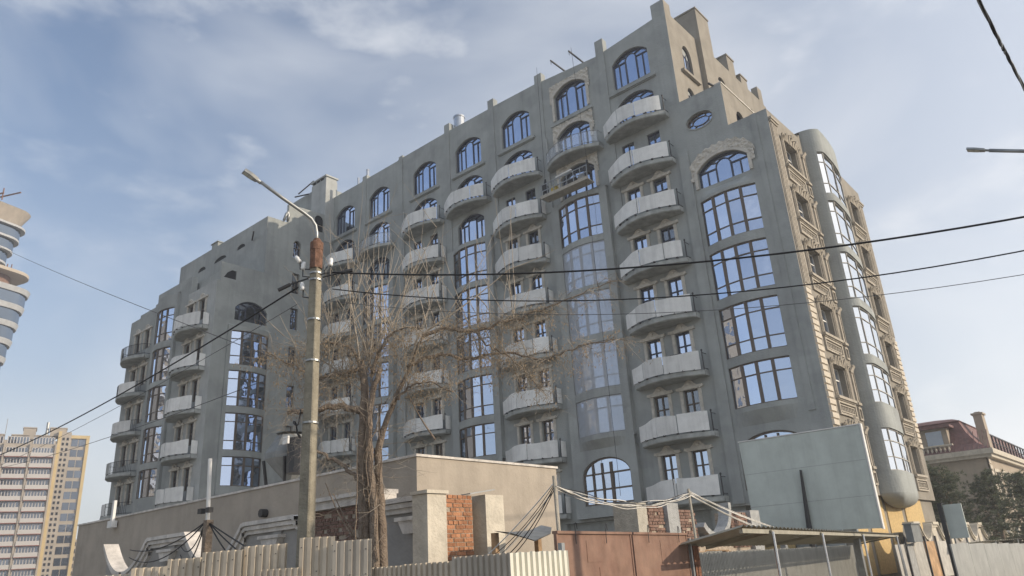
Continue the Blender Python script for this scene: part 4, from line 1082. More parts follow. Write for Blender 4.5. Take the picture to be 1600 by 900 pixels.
# ================================================================ perimeter buildings and walls
t = thing('site_shed', 'long flat-roofed beige site building with a blank sunlit end wall', 'shed', (-24, -22, 0))
mb = MB(); mb.box(-34.6, -13.8, -24.7, -19.2, 0, 4.3); add('wall', mb.mesh('wall', 'wall_beige'), t)
mb = MB(); mb.box(-34.65, -13.76, -24.74, -19.15, 4.3, 4.36); add('roof_edge', mb.mesh('roof_edge', 'moulding'), t)
mb = MB(); mb.tube([(-20.4, -24.9, 3.55), (-20.4, -24.7, 3.55)], .12, 10); add('vent_stub', mb.mesh('vent_stub', 'metal_dark'), t)
mb = MB(); mb.box(-31.1, -30.7, -24.95, -24.75, 3.95, 4.2); mb.box(-30.98, -30.82, -24.9, -24.8, 4.2, 4.95); add('site_lamp', mb.mesh('site_lamp', 'white_paint'), t)
# feed hopper on the roof
t = thing('hopper', 'grey octagonal steel hopper standing on the site building roof', 'hopper', (-23, -22.3, 4.36))
def oct_(r_, z_): return [(-23.0 + r_ * math.cos(R(22.5 + 45 * i)), -22.3 + r_ * math.sin(R(22.5 + 45 * i)), z_) for i in range(8)]
mb = MB(); lv = [(.12, 4.8), (.88, 5.6), (.88, 5.8), (.5, 6.42)]
for (r0, z0), (r1, z1) in zip(lv, lv[1:]):
    mb.add(oct_(r0, z0) + oct_(r1, z1), [(i, (i + 1) % 8, 8 + (i + 1) % 8, 8 + i) for i in range(8)])
mb.add(oct_(.55, 6.5), [tuple(range(8))]); add('funnel', mb.mesh('funnel', 'hopper_grey'), t)
mb = MB(); mb.tube([(-22.0, -22.6, 5.0), (-22.0, -22.6, 6.15)], .42, 14); add('drum', mb.mesh('drum', 'metal_dark', False), t)
mb = MB(); mb.box(-22.25, -21.95, -23.12, -23.05, 5.95, 6.2); add('control_box', mb.mesh('control_box', 'white_paint'), t)
for dx, dy in ((-.5, -.5), (.5, -.5), (.5, .5), (-.5, .5)):
    mb = MB(); mb.bar((-23 + dx, -22.3 + dy, 4.3), (-23 + dx * 1.3, -22.3 + dy * 1.3, 5.6), .08, .08); add('leg', mb.mesh('leg', 'metal_dark'), t)

def coping_profile(x):
    c = -20.62 + 4.93 * round((x + 20.62) / 4.93); dx = abs(x - c)
    if dx < 1.07: return 2.95
    t_ = min(1, (dx - 1.07) / 1.39); return 2.13 + .82 * (1 - t_) ** 2.0
t = thing('ornate_wall', 'grey ornamental street wall with white swooping coping and a brick-filled end', 'wall', (-18, -27.3, 0))
xs = []; x = -24.6
while x < -10.6: xs.append(x); x += .11
xs += [-10.6]
mb = MB()
for a, b in zip(xs, xs[1:]):
    za, zb_ = coping_profile(a) - .05, coping_profile(b) - .05
    mb.add([(a, -27.35, 0), (b, -27.35, 0), (b, -27.35, zb_), (a, -27.35, za), (a, -27.1, 0), (b, -27.1, 0), (b, -27.1, zb_), (a, -27.1, za)], [(0, 1, 2, 3), (5, 4, 7, 6), (3, 2, 6, 7)])
add('wall_panel', mb.mesh('wall_panel', 'panel_grey'), t)
def segs(a0, a1):
    mb = MB()
    S = [x for x in xs if a0 <= x <= a1]
    lay = [(0.02, .00, .22), (-.10, -.0, .17), (-.22, -.0, .09)]
    for top_o, _, out_ in ((.03, 0, .20), (-.07, 0, .15), (-.16, 0, .08)):
        th = .09
        for a, b in zip(S, S[1:]):
            pa, pb = coping_profile(a), coping_profile(b); sl = math.hypot(1, (pb - pa) / max(.01, b - a)); k = min(2.0, sl)
            y0, y1 = -27.35 - out_, -27.12
            za1, za0 = pa + top_o * k, pa + (top_o - th) * k; zb1, zb0 = pb + top_o * k, pb + (top_o - th) * k
            mb.add([(a, y0, za0), (b, y0, zb0), (b, y0, zb1), (a, y0, za1), (a, y1, za0), (b, y1, zb0), (b, y1, zb1), (a, y1, za1)], [(0, 1, 2, 3), (3, 2, 6, 7), (1, 0, 4, 5), (5, 4, 7, 6)])
    return mb.mesh('coping', 'moulding')
for a0, a1 in ((-24.5, -23.1), (-23.1, -18.15), (-18.2, -14.5), (-11.75, -10.55)): add('coping', segs(a0, a1), t)
for x in (-20.6, -15.6, -10.85):
    mb = MB(); mb.prism([(-.22, 2.32), (.22, 2.32), (.36, 2.55), (-.36, 2.55)], 0, .16); mb.box(-.42, .42, 2.55, 2.62, 0, .2)
    add('corbel', cached('corbel', lambda: mb.mesh('corbel', 'moulding')), t, front(x, -27.35, 0))
    mb = MB(); mb.box(-.02, .30, 2.62, 2.75, 0, .05); mb.box(.05, .28, 1.2, 2.32, 0, .05); add('pilaster', cached('cpil', lambda: mb.mesh('pilaster', 'panel_grey')), t, front(x, -27.35, 0))
# brick infill behind the tree and the brick end bay
rnd = random.Random(5)
def mk_brick(L_, m): 
    b = MB(); h = .032; j = .004
    b.box(-L_ / 2 + j, L_ / 2 - j, -h, h, -.05, .0); vs = b.v
    return b.mesh('brick', m)
def bricks(parent, M, u0, u1, v0, v1, m, miss=.03, keep=lambda u, v: True):
    row = 0; v = v0 + .035
    while v < v1:
        u = u0 + (0 if row % 2 else -.06)
        hdr = row % 3 == 0
        while u < u1 - .03:
            L_ = .12 if hdr else .25
            L_ = min(L_, u1 - u)
            if u < u0: L_ = L_ - (u0 - u); u = u0
            if L_ > .05 and rnd.random() > miss and keep(u + L_ / 2, v):
                key = ('brick', round(L_, 2), m)
                add('brick', cached(key, lambda: mk_brick(L_ - .006, m)), parent, M @ Matrix.Translation((u + L_ / 2, v, rnd.uniform(.0, .014))) @ Matrix.Rotation(rnd.gauss(0, .012), 4, 'Z'))
            u += L_ + .008
        v += .077; row += 1
mb = MB(); mb.box(-14.4, -12.0, -27.25, -27.0, 0, 3.0); add('brick_backing', mb.mesh('brick_backing', 'mortar'), t)
bricks(t, front(0, -27.27, 0), -14.4, -12.4, 2.3, 3.0, 'brick_dull', .08)
mb = MB(); mb.box(-14.45, -11.9, -27.4, -26.95, 3.0, 3.16); mb.box(-14.45, -11.9, -27.48, -26.9, 3.16, 3.24); add('lintel', mb.mesh('lintel', 'moulding'), t)
mb = MB(); mb.box(-10.6, -10.2, -27.68, -27.21, 0, 2.96); mb.box(-10.62, -10.16, -27.72, -27.18, 2.96, 3.02); add('pier', mb.mesh('pier', 'pier_white'), t)
mb = MB(); mb.box(-10.9, -10.256, -27.2, -26.48, 0, 2.95); add('brick_backing', mb.mesh('brick_backing', 'mortar'), t)
bricks(t, right(-10.25, 0, 0), -27.2, -26.48, 1.5, 2.93, 'brick', .02)
mb = MB(); mb.box(-11.2, -10.62, -26.47, -25.7, 0, 2.95); add('brick_backing', mb.mesh('niche_wall', 'brick_dull'), t)
mb = MB(); mb.box(-10.75, -10.2, -26.16, -25.64, 0, 2.98); add('pier', mb.mesh('pier', 'pier_white'), t)
mb = MB(); mb.bar((-10.3, -26.6, 2.98), (-10.3, -25.9, 3.08), .25, .02); add('scrap_sheet', mb.mesh('scrap_sheet', 'metal_grey'), t)
# ruined stretch behind the gate
t = thing('ruined_wall', 'broken brick and concrete wall with a round gap behind the rusty gate', 'wall', (-10.4, -18, 0))
def pier(y0, y1, z1, m='concrete_grey', x0=-10.9, x1=-10.2):
    mb = MB(); mb.box(x0, x1, y0, y1, 0, z1); add('pier', mb.mesh('pier', m), t)
pier(-20.75, -20.30, 2.95, 'concrete'); pier(-19.28, -18.70, 2.97); pier(-14.3, -13.65, 2.86)
mb = MB(); mb.box(-10.85, -10.34, -20.3, -19.28, 0, 2.86); mb.box(-10.85, -10.34, -18.7, -17.75, 0, 2.75); mb.box(-10.85, -10.34, -15.4, -14.3, 0, 2.8); mb.box(-10.85, -10.34, -17.75, -15.4, 0, 2.1)
add('brick_backing', mb.mesh('brick_backing', 'mortar'), t)
def keep(u, v):
    d = math.hypot(u + 16.65, v - 2.95); return d > 1.05
bricks(t, right(-10.31, 0, 0), -20.3, -19.28, 1.75, 2.88, 'brick_dull', .12); bricks(t, right(-10.31, 0, 0), -18.7, -17.6, 1.75, 2.8, 'brick_dull', .12, keep); bricks(t, right(-10.31, 0, 0), -15.5, -14.3, 1.8, 2.82, 'brick_dull', .12, keep)
mb = MB(); n = 14
pts = [(-16.65 + .98 * math.cos(R(180 + 185 * i / n)), 2.98 + .86 * math.sin(R(180 + 185 * i / n))) for i in range(3, n + 1)]
for a, b in zip(pts, pts[1:]): mb.bar((a[0], a[1], 0), (b[0], b[1], 0), .16, .34)
add('swoop_coping', mb.mesh('swoop_coping', 'concrete_grey'), t, right(-10.35, 0, 0))
# ornate wall further up the street
t = thing('ornate_wall', 'pale ornamental wall with swooping coping running along the street at right', 'wall', (-10.2, 18, 0))
def seg_right():
    def zp(u):
        q = (u % 3.6) - 1.8; return 2.5 if abs(q) > 1.15 else 1.75 + .75 * (abs(q) / 1.15) ** 2.2
    m1 = MB(); m2 = MB(); du = .12; n = int(37 / du)
    for i in range(n):
        a, b = 1 + i * du, 1 + (i + 1) * du; za, zb_ = zp(a), zp(b)
        m1.add([(a, -.5, 0), (b, -.5, 0), (b, zb_ - .05, 0), (a, za - .05, 0)], [(0, 1, 2, 3)])
        for out_, o, th in ((.16, .03, .10), (.10, -.07, .10)):
            m2.add([(a, za + o - th, out_), (b, zb_ + o - th, out_), (b, zb_ + o, out_), (a, za + o, out_), (a, za + o - th, -.25), (b, zb_ + o - th, -.25), (b, zb_ + o, -.25), (a, za + o, -.25)], [(0, 1, 2, 3), (3, 2, 6, 7), (1, 0, 4, 5), (5, 4, 7, 6)])
    return m1.mesh('wall_panel', 'panel_grey'), m2.mesh('coping', 'pier_white')
p1, p2 = seg_right(); Mr = right(-10.2, 0, 0)
add('wall_panel', p1, t, Mr); add('coping', p2, t, Mr)
for k in range(10):
    mb = MB(); mb.box(-.42, .42, 0, 2.45, -.28, .06); mb.box(-.55, .55, 2.45, 2.58, -.3, .2)
    add('pier', cached('rp', lambda: mb.mesh('pier', 'pier_white')), t, right(-10.2, 3.6 * k + 3.6, 0))

# ================================================================ corrugated fences
def corr(wd, z0, z1, pitch=.11, dep=.022, m='sheet_fence', jag=0.0, seed=0):
    rr_ = random.Random(seed); mb = MB(); P = []; u = 0
    while u < wd - 1e-6:
        for f, d in ((0, 0), (.48, 0), (.58, -dep), (.90, -dep)): 
            if u + f * pitch <= wd: P.append((u + f * pitch, d))
        u += pitch
    P.append((wd, 0))
    vs = []
    for u_, d in P:
        vs += [(u_, z0, d), (u_, z1 + rr_.uniform(-jag, jag), d)]
    mb.add(vs, [(2 * i, 2 * i + 2, 2 * i + 3, 2 * i + 1) for i in range(len(P) - 1)])
    return mb.mesh('corrugated_sheet', m)
t = thing('corrugated_fence', 'tan corrugated metal fence of uneven sheets in front of the tree and lamp post', 'fence', (-10, -31.3, 0))
FD = (.866, .5); A0 = (-11.584, -32.70)
def fpt(u, off=0):
    l = math.hypot(*FD); return A0[0] + FD[0] / l * u + FD[1] / l * off, A0[1] + FD[1] / l * u - FD[0] / l * off
FS = [(.10, .66, 1.84, 0, 'sheet_tan', 1), (.66, 1.19, 1.91, .01, 'sheet_fence', 14), (1.19, 1.74, 1.99, .0, 'sheet_fence', 3), (1.72, 2.33, 2.05, .03, 'sheet_fence', 0), (2.31, 2.92, 2.09, .0, 'sheet_fence', 2),
      (3.11, 3.60, 2.14, .02, 'sheet_fence', 5), (3.58, 4.10, 2.07, 0.03, 'sheet_tan', 2)]
for k, (a, b, z1, off, m, rot) in enumerate(FS):
    p = fpt(a, off); an = math.atan2(FD[1], FD[0]) + R(rot)
    add('corrugated_sheet', corr(b - a, .05, z1, .105, .026, m, .006, k), t, frame_dir(p[0], p[1], 0, math.cos(an), math.sin(an)))
p = fpt(2.56, .06); add('corrugated_sheet', corr(.60, .05, 1.78, .085, .022, 'sheet_fence', .004, 9), t, frame_dir(p[0], p[1], 0, *FD))
for u in (.66, 2.3, 3.6):
    p = fpt(u, -.08); mb = MB(); mb.box(p[0] - .03, p[0] + .03, p[1] - .03, p[1] + .03, 0, 1.9); add('post', mb.mesh('post', 'rust'), t)
mb = MB(); a_, b_ = fpt(.1, -.05), fpt(4.0, -.05); mb.bar((*a_, 1.5), (*b_, 1.5), .04, .05); mb.bar((*a_, .5), (*b_, .5), .04, .05); add('rail', mb.mesh('rail', 'wood'), t)
mb = MB()
for k, (a, b, z1, off, m, rot) in enumerate(FS):
    an = math.atan2(FD[1], FD[0]) + R(rot); p = fpt(a, off); q = 0
    while q < b - a - .05:
        for dz in (.12, .42):
            c = Vector((p[0] + math.cos(an) * (q + .03) + math.sin(an) * .004, p[1] + math.sin(an) * (q + .03) - math.cos(an) * .004, z1 - dz)); mb.box(c.x - .006, c.x + .006, c.y - .006, c.y + .006, c.z - .006, c.z + .006)
        q += .21
add('screw', mb.mesh('screw', 'metal_dark'), t, kind='stuff')
t = thing('corrugated_fence', 'low run of striped tan corrugated sheets below the brick end of the wall', 'fence', (-7, -30.4, 0))
a0 = Vector((-8.45, -30.55)); b0 = Vector((-5.83, -30.5))
for k in range(3):
    a = a0.lerp(b0, k / 3); b = a0.lerp(b0, (k + 1) / 3)
    add('corrugated_sheet', corr((b - a).length + .03, .05, (1.72, 1.73, 1.77)[k], .088, .026, ('sheet_fence', 'sheet_fence', 'sheet_tan')[k], .004, k), t, frame_dir(a.x, a.y, 0, (b - a).x, (b - a).y + .06 * (k == 1)))
for a in (a0, b0):
    mb = MB(); mb.box(a.x - .17, a.x - .11, a.y + .04, a.y + .1, 0, 1.6); add('post', mb.mesh('post', 'rust'), t)
t = thing('corrugated_fence', 'short bright cream corrugated sheet beside the rusty gate', 'fence', (-5.8, -30, 0))
add('corrugated_sheet', corr(1.06, .05, 1.77, .098, .03, 'sheet_cream', .006, 4), t, right(-5.8, -30.5, 0))
add('post', MB().box(-5.9, -5.84, -29.5, -29.44, 0, 1.86).mesh('post', 'metal_grey'), t)
LG = (-.17, 1.0)
def gpt(u, off=0):
    l = math.hypot(*LG); return -6.15 + LG[0] / l * u + LG[1] / l * off, -29.21 + LG[1] / l * u - LG[0] / l * off
t = thing('corrugated_fence', 'long grey finely ribbed fence in the shade under the canopy', 'fence', (-8.5, -14, 0))
for k in range(20):
    p = gpt(5.6 + k * 1.12, -.6); add('corrugated_sheet', cached(('cs', k % 3), lambda: corr(1.13, .05, 1.68 + .012 * (k % 3), .113, .022, 'sheet_zinc', .004, k)), t, frame_dir(p[0], p[1], 0, *LG))
for k in range(8):
    p = gpt(5.7 + k * 3.1, -.7); add('post', cached('rfp', lambda: MB().box(-.03, .03, -.03, .03, 0, 1.6).mesh('post', 'metal_grey')), t, T(p[0], p[1], 0))
# rolled white sheet on top of the fence
p0, p1 = gpt(5.75, -.75), gpt(7.6, -.8); mb = MB(); n = 12
for k in range(n):
    f0, f1 = k / n, (k + .86) / n
    a = Vector((*p0, 1.70)).lerp(Vector((*p1, 1.72)), f0); b = Vector((*p0, 1.70)).lerp(Vector((*p1, 1.72)), f1)
    mb.tube([a, a.lerp(b, .5), b], [.10, .125 * (1 - .4 * f0), .10 * (1 - .4 * f1)], 8)
solo('rolled_sheet', mb.mesh('rolled_sheet', 'white_paint', True), 'rolled white plastic sheet lying along the top of the shaded grey fence', 'sheet')
# flat metal sheets further right
t = thing('sheet_fence', 'fence of leaning grey and rust-streaked flat sheets beyond the canopy', 'fence', (-9.8, 3, 0))
for k, (a, b, z1, m) in enumerate(((-1.4, .0, 1.60, 'sheet_pale'), (.02, 1.3, 1.62, 'concrete_grey'), (1.34, 3.2, 1.63, 'sheet_pale'), (3.24, 5.2, 1.66, 'sheet_rusty'), (5.3, 8.0, 1.64, 'sheet_pale'))):
    mb = MB(); mb.box(a, b, .02, z1, -.02, .02); add('sheet', mb.mesh('sheet', m), t, right(-9.8, 0, 0) @ Matrix.Rotation(R(-1.5), 4, 'X'))
for y in (0, 3.22, 5.25):
    mb = MB(); mb.box(-.06, .06, 0, 1.9, -.08, -.02); add('post', mb.mesh('post', 'metal_dark'), t, right(-9.7, y, 0))
t = thing('sheet_fence', 'low flat grey panel fence at the far right below the second canopy', 'fence', (-6.1, -2, 0))
for k in range(6):
    a = -8.9 + k * 2.5; z1 = 1.52 - .016 * (a + 8.9); add('sheet', MB().box(a, a + 2.48, .02, z1, -.02, .02).mesh('sheet', 'sheet_zinc'), t, right(-6.1, 0, 0))
for k in range(4): add('post', MB().box(-6.2, -6.14, -8.8 + k * 4.9, -8.74 + k * 4.9, 0, 1.3).mesh('post', 'metal_dark'), t)

# ================================================================ rusty gate
t = thing('gate', 'rusty red sheet-metal double gate with rebar hooks along its top edge', 'gate', (-6.5, -26.8, 0))
MG = frame_dir(-6.15, -29.21, 0, *LG)
for a, b in ((0, 2.40), (2.46, 4.93)):
    mb = MB(); mb.box(a, b, .12, 1.985, -.03, 0); lf = add('leaf', mb.mesh('leaf', 'gate_red'), t, MG)
    mb = MB(); mb.box(a, b, 1.985, 2.02, -.05, .03); mb.box(a, a + .04, .12, 1.985, .0, .012); mb.box(b - .04, b, .12, 1.985, .0, .012); add('leaf_frame', mb.mesh('leaf_frame', 'gate_red'), lf, MG)
for u, v, w_, h in ((.85, 1.62, .5, .28), (1.2, 1.35, .7, .2), (3.6, 1.5, .4, .4)):
    mb = MB(); mb.box(u, u + w_, v, v + h, .001, .006); add('patch_plate', mb.mesh('patch_plate', 'gate_red'), t, MG)
for u in (.5, 1.45, 3.05, 4.45):
    mb = MB(); mb.tube([(u, 1.86, .03), (u, 2.08, .03), (u + .02, 2.13, .03), (u + .05, 2.12, .03), (u + .06, 2.04, .03)], .006, 5); add('hook', mb.mesh('hook', 'metal_dark'), t, MG)
for u, w_ in ((4.98, .07), (5.12, .28)):
    mb = MB(); mb.box(u, u + w_, 0, 1.93 if w_ < .1 else 1.80, -.1, .04); add('gate_post', mb.mesh('gate_post', 'rust' if w_ > .1 else 'metal_grey'), t, MG)
mb = MB(); mb.tube([(1.05, 1.30, 0), (1.05, 1.30, .05)], .045, 8); add('lock', mb.mesh('lock', 'dark_void'), t, MG)
# small bent sheet awning left of the gate
t = thing('scrap_awning', 'bent blue-grey metal sheet propped over the corner left of the gate', 'awning', (-9.3, -26, 0))
mb = MB(); G_ = [(-9.5, -26.75, 2.26), (-9.1, -26.75, 2.20), (-9.6, -26.2, 2.24), (-8.95, -26.25, 2.05), (-9.6, -25.6, 2.27), (-9.1, -25.6, 2.18), (-9.55, -25.3, 2.36), (-9.3, -25.3, 2.30)]
mb.add(G_ + [(x, y, z_ - .015) for x, y, z_ in G_], [(0, 1, 3, 2), (2, 3, 5, 4), (4, 5, 7, 6), (10, 11, 9, 8), (12, 13, 11, 10), (14, 15, 13, 12)]); add('sheet', mb.mesh('sheet', 'metal_grey'), t)
for y in (-26.7, -25.5):
    add('post', MB().box(-9.55, -9.45, y - .05, y + .05, 0, 2.22).mesh('post', 'wood'), t)

# ================================================================ canopies
t = thing('canopy', 'long sloping corrugated canopy on thin steel posts over the grey fence', 'canopy', (-7.3, -14, 0))
F0 = [(-5.45, -25.3, 2.0), (-9.35, -2.2, 1.97)]; K0 = [(-7.15, -24.7, 1.80), (-11.1, -2.2, 1.78)]
mb = MB(); n = 150
for i in range(n + 1):
    f = i / n; a = Vector(F0[0]).lerp(Vector(F0[1]), f); b = Vector(K0[0]).lerp(Vector(K0[1]), f); d = .022 * (1 if i % 2 else -1)
    mb.v += [(a.x, a.y, a.z + d + .03), (b.x, b.y, b.z + d)]
for i in range(n): mb.f.append((2 * i, 2 * i + 2, 2 * i + 3, 2 * i + 1)); mb.m.append(0)
add('roof_sheet', mb.mesh('roof_sheet', 'canopy'), t)
mb = MB(); mb.bar((-5.52, -25.2, 1.955), (-9.38, -2.3, 1.925), .06, .07); add('front_beam', mb.mesh('front_beam', 'canopy'), t)
for (x, y, z_) in ((-5.72, -23.48, 1.95), (-6.51, -18.85, 1.94), (-7.59, -12.48, 1.94), (-9.15, -3.32, 1.92)):
    mb = MB(); mb.tube([(x, y, 0), (x, y, z_)], .03, 8); add('post', mb.mesh('post', 'steel'), t)
    mb = MB(); mb.bar((x, y, z_), (x - 1.6, y + .5, z_ - .19), .04, .06); add('rafter', mb.mesh('rafter', 'canopy'), t)
t = thing('canopy', 'second low canopy on thin posts at the far right edge', 'canopy', (-8.5, 15, 0))
mb = MB(); n = 60
for i in range(n + 1):
    f = i / n; d = .02 * (1 if i % 2 else -1); y = 7.5 + 20 * f; mb.v += [(-8.5, y, 1.50 + d), (-9.7, y, 1.42 + d)]
for i in range(n): mb.f.append((2 * i, 2 * i + 2, 2 * i + 3, 2 * i + 1)); mb.m.append(0)
add('roof_sheet', mb.mesh('roof_sheet', 'canopy'), t)
for y in (12.5, 19.5, 26):
    mb = MB(); mb.tube([(-8.5, y, 0), (-8.5, y, 1.48)], .03, 8); add('post', mb.mesh('post', 'metal_grey'), t)
# planks seen under the canopy
t = thing('timber_stack', 'loose pile of reddish planks behind the shaded grey fence', 'timber', (-9.6, -17, 0))
for k in range(9):
    z_ = 1.50 + .035 * k; mb = MB(); mb.bar((-10.2 - .07 * k, -19.6 + .2 * k, z_ + .25 - .03 * k), (-10.15 + .05 * (k % 3), -14.5 - .25 * k, z_ - .05), .13, .03); add('plank', mb.mesh('plank', 'wood' if k % 3 else 'brick_dull'), t)
mb = MB(); mb.box(-10.9, -10.1, -19.0, -15.5, 0, 1.38); add('trestle', mb.mesh('trestle', 'bark'), t)

# ================================================================ billboard, sign and masts
t = thing('billboard', 'big blank grey-green billboard seen from its shaded side', 'billboard', (-10.65, -8, 0))
mb = MB(); mb.add([(-13.02, -8.0, 5.83), (-8.29, -8.0, 5.79), (-8.30, -8.0, 2.17), (-12.94, -8.0, 2.36), (-13.02, -7.88, 5.83), (-8.29, -7.88, 5.79), (-8.30, -7.88, 2.17), (-12.94, -7.88, 2.36)], [(3, 2, 1, 0), (4, 5, 6, 7), (0, 1, 5, 4), (1, 2, 6, 5), (2, 3, 7, 6), (3, 0, 4, 7)])
add('panel', mb.mesh('panel', 'billboard'), t)
mb = MB(); mb.bar((-8.26, -7.94, 2.14), (-8.25, -7.94, 5.83), .05, .18, up=(0, 1, 0)); mb.bar((-13.05, -7.94, 5.86), (-8.24, -7.94, 5.82), .16, .04); add('edge_frame', mb.mesh('edge_frame', 'white_paint'), t)
for z_ in (4.55, 3.3):
    mb = MB(); mb.box(-12.98, -8.32, -8.006, -8.0, z_ - .006, z_ + .006); add('seam', mb.mesh('seam', 'metal_grey'), t)
mb = MB(); mb.tube([(-10.70, -8.10, 4.46), (-10.78, -8.12, 2.3), (-10.8, -8.12, 0)], [.045, .11, .12], 6); add('strut', mb.mesh('strut', 'metal_dark'), t)
for x in (-12.0, -9.3): 
    mb = MB(); mb.box(x - .1, x + .1, -7.86, -7.66, 0, 5.5); add('leg', mb.mesh('leg', 'metal_grey'), t)
t = thing('notice_board', 'faded bluish upright notice board beside a dark leaning post', 'sign', (-7.6, .2, 0))
mb = MB(); mb.box(-7.98, -7.27, .12, .2, 1.70, 3.08); add('panel', mb.mesh('panel', 'billboard'), t)
for x in (-7.85, -7.4): add('leg', MB().box(x - .03, x + .03, .2, .26, 0, 1.9).mesh('leg', 'metal_grey'), t)
mb = MB(); mb.box(-8.16, -8.0, .0, .14, 0, 3.12); mb.box(-8.2, -7.96, -.04, .18, 3.12, 3.16); mb.box(-8.24, -7.92, -.08, .22, 0, .05)
solo('steel_post', mb.mesh('steel_post', 'metal_dark'), 'dark upright steel post on the left of the bluish notice board', 'post')
mb = MB(); mb.box(-9.75, -9.45, .3, 1.7, 1.65, 2.4); mb.box(-9.80, -9.40, .25, 1.75, 2.4, 2.45); solo('junction_box', mb.mesh('junction_box', 'hopper_grey'), 'grey metal cabinet standing above the flat sheet fence by chipboard', 'cabinet')

# ================================================================ lamp posts and poles
t = thing('lamp_post', 'tapered concrete lamp post with a curved arm and rusty collar at left', 'lamp post', (-9.95, -30.35, 0))
def pole_mesh():
    mb = MB(); th = R(22); c_, s_ = math.cos(th), math.sin(th)
    sec = [(-1, -.82), (-.82, -1), (.82, -1), (1, -.82), (1, .82), (.82, 1), (-.82, 1), (-1, .82)]; n = 8
    for i in range(11):
        z_ = 6.95 * i / 10; w_ = .112 - .040 * i / 10
        for a, b in sec: mb.v.append((-9.95 + w_ * (a * c_ - b * s_), -30.35 + w_ * (a * s_ + b * c_), z_))
    for i in range(10):
        for k in range(n): mb.f.append((i * n + k, i * n + (k + 1) % n, (i + 1) * n + (k + 1) % n, (i + 1) * n + k)); mb.m.append(0)
    mb.f.append(tuple(10 * n + k for k in range(n))); mb.m.append(0)
    return mb.mesh('pole', 'pole_concrete')
add('pole', pole_mesh(), t)
mb = MB(); mb.tube([(-9.95, -30.35, 6.52), (-9.95, -30.35, 6.9)], .108, 8, cap=False); mb.tube([(-9.95, -30.35, 6.86), (-9.95, -30.35, 7.0)], .112, 10); mb.tube([(-9.95, -30.35, 7.0), (-9.95, -30.35, 7.08)], [.10, .05], 8)
add('rusty_collar', mb.mesh('rusty_collar', 'collar_rust'), t)
arm = [(-9.95, -30.35, 6.9), (-9.95, -30.36, 7.18), (-9.95, -30.39, 7.32), (-9.965, -30.47, 7.43), (-9.985, -30.6, 7.50), (-10.05, -31.0, 7.68), (-10.11, -31.38, 7.865)]
mb = MB(); mb.tube(arm, .030, 8); add('arm', mb.mesh('arm', 'metal_grey', True), t)
def led_head(M, parent):
    mb = MB(); mb.prism([(-.14, -.32), (.14, -.32), (.155, -.05), (.10, .24), (-.10, .24), (-.155, -.05)], -.035, .035); h = add('lamp_head', mb.mesh('lamp_head', 'metal_grey'), parent, M)
    for k in range(2): mb = MB(); mb.box(-.11, .11, -.28 + k * .19, -.11 + k * .19, -.045, -.036); add('lens', mb.mesh('lens', 'lens'), h, M)
    mb = MB(); mb.tube([(0, .22, 0), (0, .40, 0)], .045, 8); add('socket', mb.mesh('socket', 'metal_grey'), h, M)
Mh = T(-10.145, -31.53, 7.93) @ Matrix.Rotation(R(-9), 4, 'Z') @ Matrix.Rotation(R(-24), 4, 'X') @ Matrix.Rotation(R(14), 4, 'Y') @ Matrix.Diagonal((.66, .46, .75, 1)); led_head(Mh, t)
rx, ry = .764, .645
def ins(a, z_, tilt_):
    x, y = -9.95 + rx * a, -30.35 + ry * a; s = 1 if a > 0 else -1
    mb = MB(); mb.tube([(-9.95 + rx * .1 * s, -30.35 + ry * .1 * s, z_ - .14), (x, y, z_ - .12), (x, y, z_)], .011, 5); ho = add('insulator_pin', mb.mesh('insulator_pin', 'metal_dark'), t)
    d = Vector((rx * tilt_, ry * tilt_, 1)).normalized(); p = Vector((x, y, z_))
    mb = MB(); mb.tube([p, p + d * .03, p + d * .06, p + d * .09, p + d * .14], [.032, .045, .034, .042, .028], 10); add('insulator', mb.mesh('insulator', 'porcelain', True), ho)
ins(-.27, 6.66, -.7); ins(-.22, 6.52, .1); ins(.24, 6.56, .1); ins(-.2, 6.15, -.2)
for z_ in (6.42, 6.30, 5.6, 4.9, 3.9):
    mb = MB(); mb.tube([(-9.95, -30.35, z_), (-9.95, -30.35, z_ + .03)], .098 + (7 - z_) * .0085, 12); add('strap', mb.mesh('strap', 'metal_grey'), t)
for s in (-1, 1):
    mb = MB(); mb.tube([(-9.95 + rx * .12 * s, -30.35 + ry * .12 * s, 6.36), (-9.95 + rx * .5 * s, -30.35 + ry * .5 * s, 6.44 if s > 0 else 6.25)], .014, 5); mb.tube([(-9.95 + rx * .42 * s, -30.35 + ry * .42 * s, 6.42 if s > 0 else 6.27), (-9.95 + rx * .62 * s, -30.35 + ry * .62 * s, 6.46 if s > 0 else 6.18)], .035, 6)
    add('cable_clamp', mb.mesh('cable_clamp', 'metal_dark'), t)
mb = MB(); mb.tube([(-10.08 + .06 * math.sin(i * .5) + .02 * math.cos(i * 1.3), -30.50 + .04 * math.cos(i * .5), 4.05 + .08 * math.cos(i * .7) - .02 * i) for i in range(18)], .012, 5); add('cable_coil', mb.mesh('cable_coil', 'cable', True), t)
t = thing('lamp_post', 'street lamp whose slim grey head and arm reach in from the right', 'lamp post', (2.2, -24.9, 0))
mb = MB(); mb.tube([(2.2, -24.9, 0), (2.2, -24.9, 7.2)], [.14, .09], 10); add('pole', mb.mesh('pole', 'metal_grey'), t)
mb = MB(); mb.tube([(2.2, -24.95, 5.55), (1.7, -24.97, 5.78), (-.39, -25.0, 6.78), (-.78, -25.0, 6.965)], .028, 8); add('arm', mb.mesh('arm', 'metal_grey', True), t)
Mh = T(-.92, -25.0, 7.035) @ Matrix.Rotation(R(-90), 4, 'Z') @ Matrix.Rotation(R(-26), 4, 'X') @ Matrix.Scale(.42, 4); led_head(Mh, t)
t = thing('light_mast', 'white-topped site mast with small floodlights in front of the long wall', 'mast', (-15, -29.3, 0))
